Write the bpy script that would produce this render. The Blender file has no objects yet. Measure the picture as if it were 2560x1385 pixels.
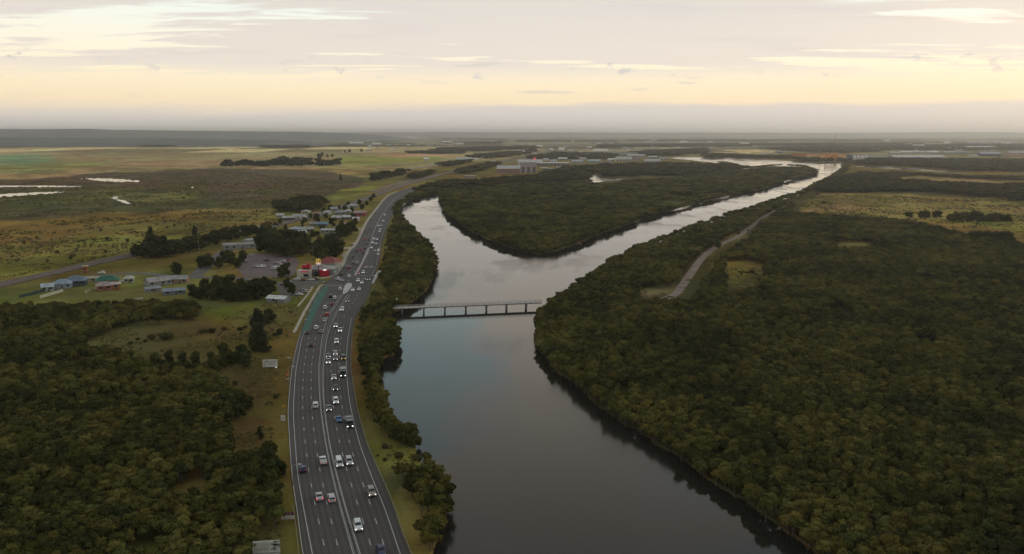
import bpy, bmesh, math, random
import numpy as np

random.seed(7)
rng = np.random.default_rng(11)
scene = bpy.context.scene
COL = scene.collection

# ------------------------------------------------------------------ camera
CAM_H = 100.0            # drone height, metres
FPX = 2100.0             # focal length in pixels of the 2560 px wide photograph
HOR = 332.0              # row of the true horizon
PITCH = math.atan((692.5 - HOR) / FPX)
cam_data = bpy.data.cameras.new("camera")
cam_data.sensor_width = 36.0
cam_data.lens = 36.0 * FPX / 2560.0
cam_data.clip_start = 1.0
cam_data.clip_end = 200000.0
cam = bpy.data.objects.new("camera", cam_data)
COL.objects.link(cam)
cam.location = (0, 0, CAM_H)
cam.rotation_euler = (math.pi / 2 - PITCH, 0, 0)
scene.camera = cam

# ------------------------------------------------------------------ render / exposure
scene.render.engine = 'CYCLES'
scene.cycles.use_denoising = True
scene.cycles.max_bounces = 5
scene.cycles.diffuse_bounces = 2
scene.cycles.glossy_bounces = 3
scene.cycles.transmission_bounces = 2
scene.cycles.volume_bounces = 0
scene.cycles.sample_clamp_indirect = 6.0
scene.view_settings.view_transform = 'Standard'
scene.view_settings.look = 'None'
scene.view_settings.exposure = 0.14
scene.view_settings.gamma = 1.0
scene.view_settings.use_curve_mapping = False

# ------------------------------------------------------------------ world (dusk sky with broken cloud)
SUN_AZ = math.radians(38)     # clockwise from the view direction (+Y)
SUN_EL = math.radians(9)
world = bpy.data.worlds.new("World")
scene.world = world
world.use_nodes = True
wt = world.node_tree
wt.nodes.clear()


class NT:
    """small helper to write node trees as expressions"""
    def __init__(self, tree):
        self.t = tree

    def new(self, typ, **kw):
        n = self.t.nodes.new(typ)
        for k, v in kw.items():
            setattr(n, k, v)
        return n

    def put(self, sock, v):
        if isinstance(v, bpy.types.NodeSocket):
            self.t.links.new(v, sock)
        elif isinstance(v, (tuple, list)) and len(v) == 3 and sock.type == 'RGBA':
            sock.default_value = (*v, 1.0)
        else:
            sock.default_value = v

    def math(self, op, a, b=0.0, c=None, clamp=False):
        n = self.new('ShaderNodeMath', operation=op, use_clamp=clamp)
        self.put(n.inputs[0], a)
        self.put(n.inputs[1], b)
        if c is not None:
            self.put(n.inputs[2], c)
        return n.outputs[0]

    def step(self, v, lo, hi):
        n = self.new('ShaderNodeMapRange', interpolation_type='SMOOTHSTEP')
        self.put(n.inputs[0], v)
        self.put(n.inputs[1], lo)
        self.put(n.inputs[2], hi)
        return n.outputs[0]

    def mix(self, f, a, b, mode='MIX'):
        n = self.new('ShaderNodeMix', data_type='RGBA', blend_type=mode)
        self.put(n.inputs[0], f)
        self.put(n.inputs[6], a)
        self.put(n.inputs[7], b)
        return n.outputs[2]

    def noise(self, vec, scale, detail=3.0, rough=0.5, dist=0.0):
        n = self.new('ShaderNodeTexNoise')
        if vec is not None:
            self.put(n.inputs['Vector'], vec)
        n.inputs['Scale'].default_value = scale
        n.inputs['Detail'].default_value = detail
        n.inputs['Roughness'].default_value = rough
        n.inputs['Distortion'].default_value = dist
        return n.outputs[0]

    def ramp(self, v, stops):
        n = self.new('ShaderNodeValToRGB')
        self.put(n.inputs[0], v)
        cr = n.color_ramp
        while len(cr.elements) < len(stops):
            cr.elements.new(0.5)
        for e, (p, c) in zip(cr.elements, stops):
            e.position = p
            e.color = (*c, 1.0)
        return n.outputs[0]

    def xyz(self, x, y, z):
        n = self.new('ShaderNodeCombineXYZ')
        self.put(n.inputs[0], x)
        self.put(n.inputs[1], y)
        self.put(n.inputs[2], z)
        return n.outputs[0]


def srgb(r, g, b):
    def f(c):
        c /= 255.0
        return c / 12.92 if c <= 0.04045 else ((c + 0.055) / 1.055) ** 2.4
    return (f(r), f(g), f(b))


def build_world():
    w = NT(wt)
    tc = w.new('ShaderNodeTexCoord')
    sep = w.new('ShaderNodeSeparateXYZ')
    w.put(sep.inputs[0], tc.outputs['Generated'])
    x, y, z = sep.outputs[0], sep.outputs[1], sep.outputs[2]
    zc = w.math('MAXIMUM', z, 0.0)
    # position on a flat cloud layer
    den = w.math('ADD', zc, 0.045)
    u = w.math('DIVIDE', x, den)
    v = w.math('DIVIDE', y, den)
    # clear part of the sky: warm band near the horizon, pale blue-green higher, grey-blue overhead
    clear = w.ramp(zc, [(0.0, srgb(240, 220, 198)), (0.04, srgb(251, 229, 193)), (0.075, srgb(254, 241, 212)),
                        (0.115, srgb(246, 244, 228)), (0.155, srgb(232, 245, 240)), (0.24, srgb(188, 212, 216)),
                        (0.45, srgb(166, 180, 186)), (1.0, srgb(160, 166, 172))])
    cloudc = w.ramp(zc, [(0.0, srgb(226, 215, 204)), (0.09, srgb(229, 219, 208)), (0.15, srgb(220, 212, 204)),
                         (0.20, srgb(236, 221, 204)), (0.28, srgb(220, 207, 193)), (0.48, srgb(186, 178, 168)), (0.75, srgb(208, 199, 188)), (1.0, srgb(216, 207, 196))])
    # warm tints and darker streaks inside the cloud sheet
    n_t = w.noise(w.xyz(w.math('MULTIPLY', u, 0.35), w.math('MULTIPLY', v, 0.5), 3.3), 1.0, 3.0)
    cloudc = w.mix(w.math('MULTIPLY', w.step(n_t, 0.56, 0.75), 0.45), cloudc, srgb(246, 220, 200))
    n_d = w.noise(w.xyz(w.math('MULTIPLY', u, 0.5), w.math('MULTIPLY', v, 1.2), 9.1), 1.3, 5.0, 0.6)
    cloudc = w.mix(w.math('MULTIPLY', w.step(n_d, 0.5, 0.8), 0.34), cloudc, srgb(190, 186, 190))
    # cloud cover
    n1 = w.noise(w.xyz(w.math('MULTIPLY', u, 0.26), w.math('MULTIPLY', v, 0.70), 1.7), 1.0, 6.0, 0.6, 0.5)
    n2 = w.noise(w.xyz(w.math('MULTIPLY', u, 0.95), w.math('MULTIPLY', v, 2.6), 5.2), 1.0, 5.0, 0.6, 0.4)
    n3 = w.math('ADD', w.math('MULTIPLY', n1, 0.62), w.math('MULTIPLY', n2, 0.38))
    # more open sky to the far left-top and right, closed in the middle
    az = w.math('ARCTAN2', x, y)
    azl = w.math('MULTIPLY', w.step(w.math('ABSOLUTE', az), 0.10, 0.45), 0.058)
    # opening high above the left of the river (seen mirrored in the water)
    wob = w.math('MULTIPLY', w.math('SUBTRACT', n2, 0.5), 0.22)
    g1 = w.math('ADD', w.math('ADD', az, 0.185), wob)
    g2 = w.math('ADD', w.math('SUBTRACT', z, 0.27), w.math('MULTIPLY', wob, 0.5))
    rr = w.math('SQRT', w.math('ADD', w.math('POWER', w.math('MULTIPLY', g1, 6.4), 2.0),
                               w.math('POWER', w.math('MULTIPLY', g2, 10.5), 2.0)))
    hole = w.math('MULTIPLY', w.step(rr, 1.5, 0.45), 0.24)
    thr = w.math('SUBTRACT', w.math('SUBTRACT', n3, azl), w.math('ADD', hole, w.math('MULTIPLY', w.step(zc, 0.20, 0.40), 0.055)))
    low = w.step(zc, 0.052, 0.082)
    cov = w.math('MULTIPLY', w.step(thr, 0.392, 0.445), low)
    cov = w.math('MULTIPLY', cov, 0.93)
    col = w.mix(cov, clear, cloudc)
    # thin dark streaks and small puffs hanging below the sheet
    n4 = w.noise(w.xyz(w.math('MULTIPLY', az, 9.0), w.math('MULTIPLY', z, 95.0), 2.0), 1.0, 4.0, 0.55)
    m4 = w.math('MULTIPLY', w.step(n4, 0.60, 0.72), w.math('MULTIPLY', w.step(zc, 0.03, 0.05), w.step(zc, 0.1, 0.07)))
    col = w.mix(w.math('MULTIPLY', m4, 0.55), col, srgb(205, 199, 194))
    n6 = w.noise(w.xyz(w.math('MULTIPLY', az, 34.0), w.math('MULTIPLY', z, 60.0), 7.0), 1.0, 4.0, 0.6)
    m6 = w.math('MULTIPLY', w.step(n6, 0.58, 0.68), w.math('MULTIPLY', w.step(zc, 0.058, 0.066), w.step(zc, 0.088, 0.078)))
    col = w.mix(w.math('MULTIPLY', m6, 0.7), col, srgb(200, 198, 198))
    # grey bank lying on the horizon
    n5 = w.noise(w.xyz(w.math('MULTIPLY', az, 7.0), w.math('MULTIPLY', z, 60.0), 0.5), 1.0, 5.0, 0.6)
    edge = w.math('ADD', z, w.math('MULTIPLY', w.math('SUBTRACT', n5, 0.5), -0.020))
    bank = w.step(edge, 0.037, w.math('ADD', 0.010, w.math('MULTIPLY', w.step(az, -0.45, 0.1), 0.018)))
    bankc = w.ramp(zc, [(0.0, srgb(186, 182, 177)), (0.02, srgb(208, 204, 200)), (0.04, srgb(220, 210, 202))])
    col = w.mix(w.math('MULTIPLY', bank, 0.85), col, bankc)
    # the glow lies ahead and to the right: the sky behind the viewer is dimmer
    ss = w.math('ADD', w.math('MULTIPLY', x, math.sin(SUN_AZ) * 0.6), w.math('MULTIPLY', y, 0.85))
    dim = w.math('ADD', 0.74, w.math('MULTIPLY', w.step(ss, -0.9, 0.55), 0.26))
    col = w.mix(1.0, col, w.xyz(dim, dim, dim), 'MULTIPLY')
    sky = w.new('ShaderNodeTexSky', sky_type='NISHITA')
    sky.sun_disc = False
    sky.sun_elevation = SUN_EL
    sky.sun_rotation = SUN_AZ
    sky.air_density = 1.0
    sky.dust_density = 2.0
    nsk = w.mix(1.0, sky.outputs[0], (0.10, 0.10, 0.10), 'MULTIPLY')
    col = w.mix(0.02, col, nsk)
    bg = w.new('ShaderNodeBackground')
    w.put(bg.inputs[0], col)
    bg.inputs[1].default_value = 1.0
    out = w.new('ShaderNodeOutputWorld')
    w.put(out.inputs[0], bg.outputs[0])


build_world()

# ------------------------------------------------------------------ sun (low, veiled by cloud)
sun_data = bpy.data.lights.new("sun", 'SUN')
sun_data.energy = 0.55
sun_data.angle = math.radians(18)
sun_data.color = (1.0, 0.86, 0.68)
sun = bpy.data.objects.new("sun", sun_data)
COL.objects.link(sun)
sd = (-math.sin(SUN_AZ) * math.cos(SUN_EL), -math.cos(SUN_AZ) * math.cos(SUN_EL), -math.sin(SUN_EL))
import mathutils
sun.rotation_euler = mathutils.Vector(sd).to_track_quat('-Z', 'Y').to_euler()
sun.location = (0, 0, 300)

# ------------------------------------------------------------------ surveying helpers
CP, SP = math.cos(PITCH), math.sin(PITCH)


def G(px, py, z=0.0):
    """where the sight line through a point of the photograph meets the level z"""
    a = (px - 1280.0) / FPX
    b = -(py - 692.5) / FPX
    dx, dy, dz = a, CP + b * SP, -SP + b * CP
    t = (z - CAM_H) / dz
    return np.array([dx * t, dy * t, z])


def GA(pts, z=0.0):
    return np.array([G(p[0], p[1], z) for p in pts])


def project(X, Y, Z=0.0):
    dy = Y
    dz = Z - CAM_H
    zc = dy * CP - dz * SP
    up = dy * SP + dz * CP
    zc = np.where(zc < 1e-3, 1e-3, zc)
    return 1280.0 + FPX * X / zc, 692.5 - FPX * up / zc


def ppm(py):
    """photo pixels per metre across the view at ground row py"""
    return CP * (py - HOR) / CAM_H


def hash2(ix, iy, seed):
    h = (ix.astype(np.int64) * 374761393 + iy.astype(np.int64) * 668265263 + seed * 144665) & 0x7fffffff
    h = ((h ^ (h >> 13)) * 1274126177) & 0x7fffffff
    return ((h ^ (h >> 16)) & 0xffff) / 65535.0


def vnoise(x, y, seed=0):
    x = np.asarray(x, float)
    y = np.asarray(y, float)
    ix, iy = np.floor(x), np.floor(y)
    fx, fy = x - ix, y - iy
    fx = fx * fx * (3 - 2 * fx)
    fy = fy * fy * (3 - 2 * fy)
    a = hash2(ix, iy, seed)
    b = hash2(ix + 1, iy, seed)
    c = hash2(ix, iy + 1, seed)
    d = hash2(ix + 1, iy + 1, seed)
    return (a * (1 - fx) + b * fx) * (1 - fy) + (c * (1 - fx) + d * fx) * fy


def fbm(x, y, seed=0, octv=4):
    s, a, t = 0.0, 1.0, 0.0
    for o in range(octv):
        s = s + a * vnoise(x * 2 ** o, y * 2 ** o, seed + o * 17)
        t += a
        a *= 0.55
    return s / t


def inside(px, py, poly):
    """points in polygon"""
    poly = np.asarray(poly, float)
    r = np.zeros(px.shape, bool)
    n = len(poly)
    j = n - 1
    for i in range(n):
        xi, yi = poly[i]
        xj, yj = poly[j]
        if yi != yj:
            c = ((yi > py) != (yj > py)) & (px < (xj - xi) * (py - yi) / (yj - yi) + xi)
            r ^= c
        j = i
    return r


def smooth_curve(pts, n=8):
    """Catmull-Rom through 2D/3D points"""
    p = np.asarray(pts, float)
    p = np.vstack([2 * p[0] - p[1], p, 2 * p[-1] - p[-2]])
    out = []
    for i in range(1, len(p) - 2):
        for k in range(n):
            t = k / n
            t2, t3 = t * t, t * t * t
            out.append(0.5 * ((2 * p[i]) + (-p[i - 1] + p[i + 1]) * t + (2 * p[i - 1] - 5 * p[i] + 4 * p[i + 1] - p[i + 2]) * t2
                              + (-p[i - 1] + 3 * p[i] - 3 * p[i + 1] + p[i + 2]) * t3))
    out.append(p[-2])
    return np.array(out)


def resample(poly, step):
    d = np.r_[0, np.cumsum(np.linalg.norm(np.diff(poly, axis=0), axis=1))]
    n = max(2, int(d[-1] / step) + 1)
    s = np.linspace(0, d[-1], n)
    return np.stack([np.interp(s, d, poly[:, k]) for k in range(poly.shape[1])], 1)


# ------------------------------------------------------------------ materials
MATS = {}


def mat(name, color, rough=0.8, metal=0.0, spec=0.3, var=0.12, nscale=0.5, emit=None, estr=0.0, bump=0.0, rnd=0.0):
    if name in MATS:
        return MATS[name]
    m = bpy.data.materials.new(name)
    m.use_nodes = True
    t = NT(m.node_tree)
    b = m.node_tree.nodes['Principled BSDF']
    tc = t.new('ShaderNodeTexCoord')
    nz = t.noise(tc.outputs['Object'], nscale, 4.0, 0.6)
    lo = tuple(c * (1 - var) for c in color)
    hi = tuple(min(1, c * (1 + var)) for c in color)
    c = t.mix(t.step(nz, 0.3, 0.7), lo, hi)
    if rnd:
        oi = t.new('ShaderNodeObjectInfo')
        k = t.math('ADD', 1 - rnd, t.math('MULTIPLY', oi.outputs['Random'], 2 * rnd))
        c = t.mix(1.0, c, t.xyz(k, k, k), 'MULTIPLY')
    t.put(b.inputs['Base Color'], c)
    b.inputs['Roughness'].default_value = rough
    b.inputs['Metallic'].default_value = metal
    b.inputs['Specular IOR Level'].default_value = spec
    if emit:
        b.inputs['Emission Color'].default_value = (*emit, 1)
        b.inputs['Emission Strength'].default_value = estr
    if bump:
        bn = t.new('ShaderNodeBump')
        bn.inputs['Strength'].default_value = bump
        t.put(bn.inputs['Height'], nz)
        t.put(b.inputs['Normal'], bn.outputs[0])
    MATS[name] = m
    return m


def foliage(name, c_dark, c_mid, c_light):
    m = bpy.data.materials.new(name)
    m.use_nodes = True
    t = NT(m.node_tree)
    b = m.node_tree.nodes['Principled BSDF']
    oi = t.new('ShaderNodeObjectInfo')
    tc = t.new('ShaderNodeTexCoord')
    geo = t.new('ShaderNodeNewGeometry')
    big = t.noise(geo.outputs['Position'], 0.02, 3.0, 0.6)
    n = t.noise(tc.outputs['Object'], 1.3, 2.0, 0.6)
    f = t.math('ADD', t.math('MULTIPLY', oi.outputs['Random'], 0.40),
               t.math('ADD', t.math('MULTIPLY', n, 0.22), t.math('MULTIPLY', t.step(big, 0.3, 0.7), 0.36)))
    c = t.ramp(f, [(0.30, c_dark), (0.56, c_mid), (0.85, c_light)])
    r2 = t.math('FRACT', t.math('MULTIPLY', oi.outputs['Random'], 7.31))
    c = t.mix(t.math('MULTIPLY', t.step(r2, 0.80, 0.84), 0.6), c, t.mix(1.0, c, (0.62, 0.82, 0.95), 'MULTIPLY'))
    c = t.mix(t.math('MULTIPLY', t.step(r2, 0.16, 0.10), 0.5), c, t.mix(1.0, c, (1.02, 0.84, 0.72), 'MULTIPLY'))
    t.put(b.inputs['Base Color'], c)
    b.inputs['Roughness'].default_value = 0.95
    b.inputs['Specular IOR Level'].default_value = 0.03
    MATS[name] = m
    return m


M_MANG = foliage('mangrove_leaves', (0.042, 0.043, 0.013), (0.104, 0.094, 0.024), (0.180, 0.152, 0.041))
M_CAS = foliage('casuarina_needles', (0.032, 0.038, 0.016), (0.052, 0.053, 0.021), (0.078, 0.070, 0.028))
M_BROAD = foliage('broad_leaves', (0.030, 0.036, 0.011), (0.052, 0.054, 0.016), (0.085, 0.076, 0.024))
M_SHRUB = foliage('shrub_leaves', (0.04, 0.045, 0.016), (0.07, 0.066, 0.024), (0.10, 0.085, 0.035))
M_WOOD = foliage('far_wood_leaves', (0.042, 0.042, 0.014), (0.068, 0.060, 0.020), (0.10, 0.082, 0.029))
M_BARK = mat('bark', (0.12, 0.10, 0.085), 0.9, nscale=2.0, var=0.4)


def ground_material():
    m = bpy.data.materials.new('ground_cover')
    m.use_nodes = True
    t = NT(m.node_tree)
    b = m.node_tree.nodes['Principled BSDF']
    at = t.new('ShaderNodeAttribute', attribute_name='cover')
    geo = t.new('ShaderNodeNewGeometry')
    n1 = t.noise(geo.outputs['Position'], 0.055, 6.0, 0.68)
    n2 = t.noise(geo.outputs['Position'], 0.7, 4.0, 0.7)
    n3 = t.noise(geo.outputs['Position'], 0.013, 4.0, 0.6)
    n4 = t.noise(geo.outputs['Position'], 0.16, 5.0, 0.7)
    k = t.math('ADD', 0.36, t.math('ADD', t.math('MULTIPLY', n1, 0.8), t.math('MULTIPLY', n2, 0.55)))
    c = t.mix(1.0, at.outputs['Color'], t.xyz(k, k, k), 'MULTIPLY')
    c2 = t.mix(1.0, c, (0.74, 0.60, 0.56), 'MULTIPLY')
    c = t.mix(t.math('MULTIPLY', t.step(n1, 0.50, 0.62), 0.7), c, c2)
    c3 = t.mix(1.0, c, (0.92, 1.02, 0.78), 'MULTIPLY')
    c = t.mix(t.step(n3, 0.45, 0.62), c, c3)
    # tussocks and low scrub
    c4 = t.mix(1.0, c, (0.46, 0.47, 0.48), 'MULTIPLY')
    c = t.mix(t.math('MULTIPLY', t.step(n4, 0.56, 0.68), 0.6), c, c4)
    t.put(b.inputs['Base Color'], c)
    b.inputs['Roughness'].default_value = 0.95
    b.inputs['Specular IOR Level'].default_value = 0.0
    bn = t.new('ShaderNodeBump')
    bn.inputs['Strength'].default_value = 0.6
    bn.inputs['Distance'].default_value = 0.5
    t.put(bn.inputs['Height'], n2)
    t.put(b.inputs['Normal'], bn.outputs[0])
    return m


def water_material():
    m = bpy.data.materials.new('river_water')
    m.use_nodes = True
    t = NT(m.node_tree)
    b = m.node_tree.nodes['Principled BSDF']
    geo = t.new('ShaderNodeNewGeometry')
    b.inputs['Base Color'].default_value = (0.021, 0.020, 0.015, 1)
    b.inputs['IOR'].default_value = 1.33
    big = t.noise(geo.outputs['Position'], 0.012, 3.0, 0.55)
    str_ = t.new('ShaderNodeMapping')
    str_.inputs['Scale'].default_value = (0.022, 0.006, 1.0)
    str_.inputs['Rotation'].default_value = (0, 0, 0.5)
    t.put(str_.inputs['Vector'], geo.outputs['Position'])
    lanes = t.noise(str_.outputs[0], 1.0, 5.0, 0.6, 0.6)
    r = t.math('ADD', 0.035, t.math('ADD', t.math('MULTIPLY', t.step(big, 0.40, 0.60), 0.09), t.math('MULTIPLY', t.step(lanes, 0.50, 0.58), 0.10)))
    t.put(b.inputs['Roughness'], r)
    n = t.noise(geo.outputs['Position'], 1.2, 3.0, 0.6)
    bn = t.new('ShaderNodeBump')
    bn.inputs['Strength'].default_value = 0.06
    bn.inputs['Distance'].default_value = 0.12
    t.put(bn.inputs['Height'], n)
    t.put(b.inputs['Normal'], bn.outputs[0])
    return m


def asphalt_material():
    m = bpy.data.materials.new('asphalt')
    m.use_nodes = True
    t = NT(m.node_tree)
    b = m.node_tree.nodes['Principled BSDF']
    geo = t.new('ShaderNodeNewGeometry')
    n1 = t.noise(geo.outputs['Position'], 0.05, 4.0, 0.6)
    n2 = t.noise(geo.outputs['Position'], 1.5, 4.0, 0.7)
    k = t.math('ADD', 0.55, t.math('ADD', t.math('MULTIPLY', n1, 0.55), t.math('MULTIPLY', n2, 0.35)))
    at = t.new('ShaderNodeAttribute', attribute_name='lane')
    ph = t.math('ABSOLUTE', t.math('SUBTRACT', t.math('FRACT', at.outputs['Fac']), 0.5))
    trk = t.math('MULTIPLY', t.step(ph, 0.08, 0.20), t.step(ph, 0.40, 0.28))
    n3 = t.noise(geo.outputs['Position'], 0.018, 3.0, 0.6)
    k = t.math('MULTIPLY', k, t.math('SUBTRACT', 1.08, t.math('MULTIPLY', trk, t.math('MULTIPLY', n3, 0.55))))
    c = t.mix(1.0, (0.088, 0.077, 0.069), t.xyz(k, k, k), 'MULTIPLY')
    t.put(b.inputs['Base Color'], c)
    b.inputs['Roughness'].default_value = 0.85
    b.inputs['Specular IOR Level'].default_value = 0.25
    return m


M_GROUND = ground_material()
M_WATER = water_material()
M_ASPH = asphalt_material()
M_LINE = mat('road_paint', (0.55, 0.53, 0.50), 0.7, nscale=0.3, var=0.18)
M_CONC = mat('concrete', (0.36, 0.33, 0.29), 0.9, nscale=0.4, var=0.2)
M_PATH = mat('path_concrete', (0.42, 0.36, 0.28), 0.9, nscale=0.3, var=0.2)
M_GREEN = mat('green_lane_paint', (0.045, 0.13, 0.095), 0.85, nscale=0.4, var=0.25)
M_STEEL = mat('galvanised_steel', (0.42, 0.42, 0.41), 0.5, 0.6, nscale=1.0)
M_DARK = mat('dark_steel', (0.05, 0.05, 0.05), 0.6, nscale=1.0)
M_MEDIAN = mat('median_fill', (0.075, 0.066, 0.058), 0.95, nscale=0.5, var=0.3)


# ------------------------------------------------------------------ mesh helpers
class MB:
    def __init__(self):
        self.v, self.f, self.m = [], [], []

    def quad(self, a, b, c, d, mi=0):
        i = len(self.v)
        self.v += [tuple(a), tuple(b), tuple(c), tuple(d)]
        self.f.append((i, i + 1, i + 2, i + 3))
        self.m.append(mi)

    def tri(self, a, b, c, mi=0):
        i = len(self.v)
        self.v += [tuple(a), tuple(b), tuple(c)]
        self.f.append((i, i + 1, i + 2))
        self.m.append(mi)

    def poly(self, pts, mi=0):
        i = len(self.v)
        self.v += [tuple(p) for p in pts]
        self.f.append(tuple(range(i, i + len(pts))))
        self.m.append(mi)

    def box(self, c, s, mi=0, top=1.0, rot=0.0):
        """c = centre of the base, s = full sizes; top scales the upper face"""
        cx, cy, cz = c
        hx, hy = s[0] / 2, s[1] / 2
        cr, sr = math.cos(rot), math.sin(rot)
        P = []
        for k, z in ((1.0, cz), (top, cz + s[2])):
            for sx, sy in ((-1, -1), (1, -1), (1, 1), (-1, 1)):
                x, y = sx * hx * k, sy * hy * k
                P.append((cx + x * cr - y * sr, cy + x * sr + y * cr, z))
        i = len(self.v)
        self.v += P
        for f in ((3, 2, 1, 0), (4, 5, 6, 7), (0, 1, 5, 4), (1, 2, 6, 5), (2, 3, 7, 6), (3, 0, 4, 7)):
            self.f.append(tuple(i + k for k in f))
            self.m.append(mi)

    def tube(self, pts, radii, n=6, mi=0, cap=True):
        rings = []
        pts = [np.array(p, float) for p in pts]
        for k, p in enumerate(pts):
            d = pts[min(k + 1, len(pts) - 1)] - pts[max(k - 1, 0)]
            d /= (np.linalg.norm(d) + 1e-9)
            a = np.cross(d, (0.31, 0.95, 0.05) if abs(d[1]) < 0.9 else (1, 0, 0))
            a /= np.linalg.norm(a)
            b = np.cross(d, a)
            i = len(self.v)
            for q in range(n):
                t = 2 * math.pi * q / n
                self.v.append(tuple(p + radii[k] * (math.cos(t) * a + math.sin(t) * b)))
            rings.append(i)
        for k in range(len(rings) - 1):
            for q in range(n):
                q2 = (q + 1) % n
                self.f.append((rings[k] + q, rings[k] + q2, rings[k + 1] + q2, rings[k + 1] + q))
                self.m.append(mi)
        if cap:
            self.f.append(tuple(rings[-1] + q for q in range(n)))
            self.m.append(mi)

    def mesh(self, name, mats, smooth=False):
        me = bpy.data.meshes.new(name)
        me.from_pydata(self.v, [], self.f)
        for m in (mats if isinstance(mats, (list, tuple)) else [mats]):
            me.materials.append(m)
        if max(self.m, default=0) > 0:
            me.polygons.foreach_set('material_index', self.m)
        if smooth:
            me.polygons.foreach_set('use_smooth', [True] * len(self.f))
        me.update()
        return me

    def build(self, name, mats, parent=None, smooth=False):
        return link(name, self.mesh(name, mats, smooth), parent)


def link(name, data, parent=None):
    o = bpy.data.objects.new(name, data)
    COL.objects.link(o)
    if parent is not None:
        o.parent = parent
    return o


def tag(o, label=None, cat=None, group=None, kind=None):
    if label:
        o['label'] = label
    if cat:
        o['category'] = cat
    if group:
        o['group'] = group
    if kind:
        o['kind'] = kind
    return o


def thing(name, label, cat, loc, rz=0.0, group=None):
    e = bpy.data.objects.new(name, None)
    e.empty_display_size = 0.5
    COL.objects.link(e)
    e.location = tuple(float(c) for c in loc)
    e.rotation_euler = (0, 0, rz)
    return tag(e, label, cat, group)


def ribbon(curve, width, z, mb=None, mi=0):
    """flat strip of given width along a 2D curve"""
    mb = mb or MB()
    c = np.asarray(curve)[:, :2]
    d = np.gradient(c, axis=0)
    d /= (np.linalg.norm(d, axis=1, keepdims=True) + 1e-9)
    nrm = np.stack([-d[:, 1], d[:, 0]], 1) * width / 2
    l, r = c + nrm, c - nrm
    for i in range(len(c) - 1):
        mb.quad((*r[i], z), (*r[i + 1], z), (*l[i + 1], z), (*l[i], z), mi)
    return mb


def kerb_strip(curve, width, z0, z1, mb=None, mi=0):
    """raised strip with sides"""
    mb = mb or MB()
    c = np.asarray(curve)[:, :2]
    d = np.gradient(c, axis=0)
    d /= (np.linalg.norm(d, axis=1, keepdims=True) + 1e-9)
    nrm = np.stack([-d[:, 1], d[:, 0]], 1) * width / 2
    l, r = c + nrm, c - nrm
    for i in range(len(c) - 1):
        mb.quad((*r[i], z1), (*r[i + 1], z1), (*l[i + 1], z1), (*l[i], z1), mi)
        mb.quad((*r[i], z0), (*r[i + 1], z0), (*r[i + 1], z1), (*r[i], z1), mi)
        mb.quad((*l[i + 1], z0), (*l[i], z0), (*l[i], z1), (*l[i + 1], z1), mi)
    mb.quad((*l[0], z0), (*r[0], z0), (*r[0], z1), (*l[0], z1), mi)
    mb.quad((*r[-1], z0), (*l[-1], z0), (*l[-1], z1), (*r[-1], z1), mi)
    return mb


# ------------------------------------------------------------------ plan of the place (surveyed in photo points on the ground)
WATER_POLYS = [
    # main river, west bank going up, then the arm to the east, then the east bank going down
    [(1060, 1500), (1078, 1385), (1100, 1320), (1108, 1270), (1100, 1215), (1075, 1175), (1048, 1150), (1040, 1110),
     (1020, 1090), (985, 1085), (958, 1040), (945, 990), (938, 940), (940, 905), (985, 888), (990, 850), (965, 815), (972, 785),
     (1010, 770), (1035, 752), (1062, 728), (1082, 690), (1084, 655), (1066, 620), (1030, 585), (998, 552), (990, 530), (1004, 512),
     (1035, 497), (1070, 487), (1104, 482), (1107, 503), (1122, 538), (1182, 580), (1252, 611), (1322, 632), (1350, 635), (1392, 627),
     (1472, 596), (1562, 564), (1642, 535), (1702, 519), (1722, 513), (1802, 493), (1902, 473), (1962, 453), (2032, 438), (2036, 428),
     (2005, 417), (1940, 415), (1880, 422), (1850, 420), (1820, 410), (1740, 401), (1680, 396), (1662, 392), (1800, 394),
     (1930, 399), (2050, 406), (2100, 404), (2118, 408), (2112, 424), (2090, 442), (2060, 455), (2034, 470), (2000, 488), (1940, 506),
     (1850, 536), (1760, 566), (1680, 596), (1610, 622), (1560, 648), (1500, 684), (1440, 728), (1385, 765), (1352, 800), (1346, 835),
     (1356, 880), (1390, 925), (1455, 975), (1535, 1043), (1625, 1093), (1705, 1148), (1765, 1190), (1845, 1240), (1925, 1295),
     (1985, 1338), (2045, 1385), (2150, 1500)],
    # creek behind the eastern wood
    [(2140, 416), (2230, 421), (2330, 427), (2400, 432), (2402, 429.5), (2330, 423), (2230, 417), (2140, 412.5)],
    # inlet on the island
    [(1366, 457.5), (1440, 454), (1476, 450), (1482, 428), (1492, 436), (1504, 446), (1540, 446), (1600, 438), (1600, 441), (1545, 450), (1500, 455),
     (1440, 457.5)],
]
POND_POLYS = [
    [(198, 446), (240, 445), (300, 447), (345, 451), (348, 456), (320, 455), (260, 453), (225, 449)],
    [(-60, 464), (50, 463.5), (120, 464), (200, 465), (200, 467), (120, 467), (-60, 468)],
    [(-60, 488), (60, 482), (130, 479), (170, 480), (100, 485), (-60, 497)],
    [(279, 494), (287, 489), (292, 491), (288, 496), (310, 501), (328, 508), (318, 510), (300, 503)],
    [(482, 467), (490, 466), (490, 470), (483, 470)],
    [(420, 340.8), (500, 340.2), (588, 341), (588, 342.8), (500, 342.4), (420, 342.4)],
    [(640, 341.5), (664, 341.2), (664, 342.8), (640, 343.0)],
]

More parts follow.
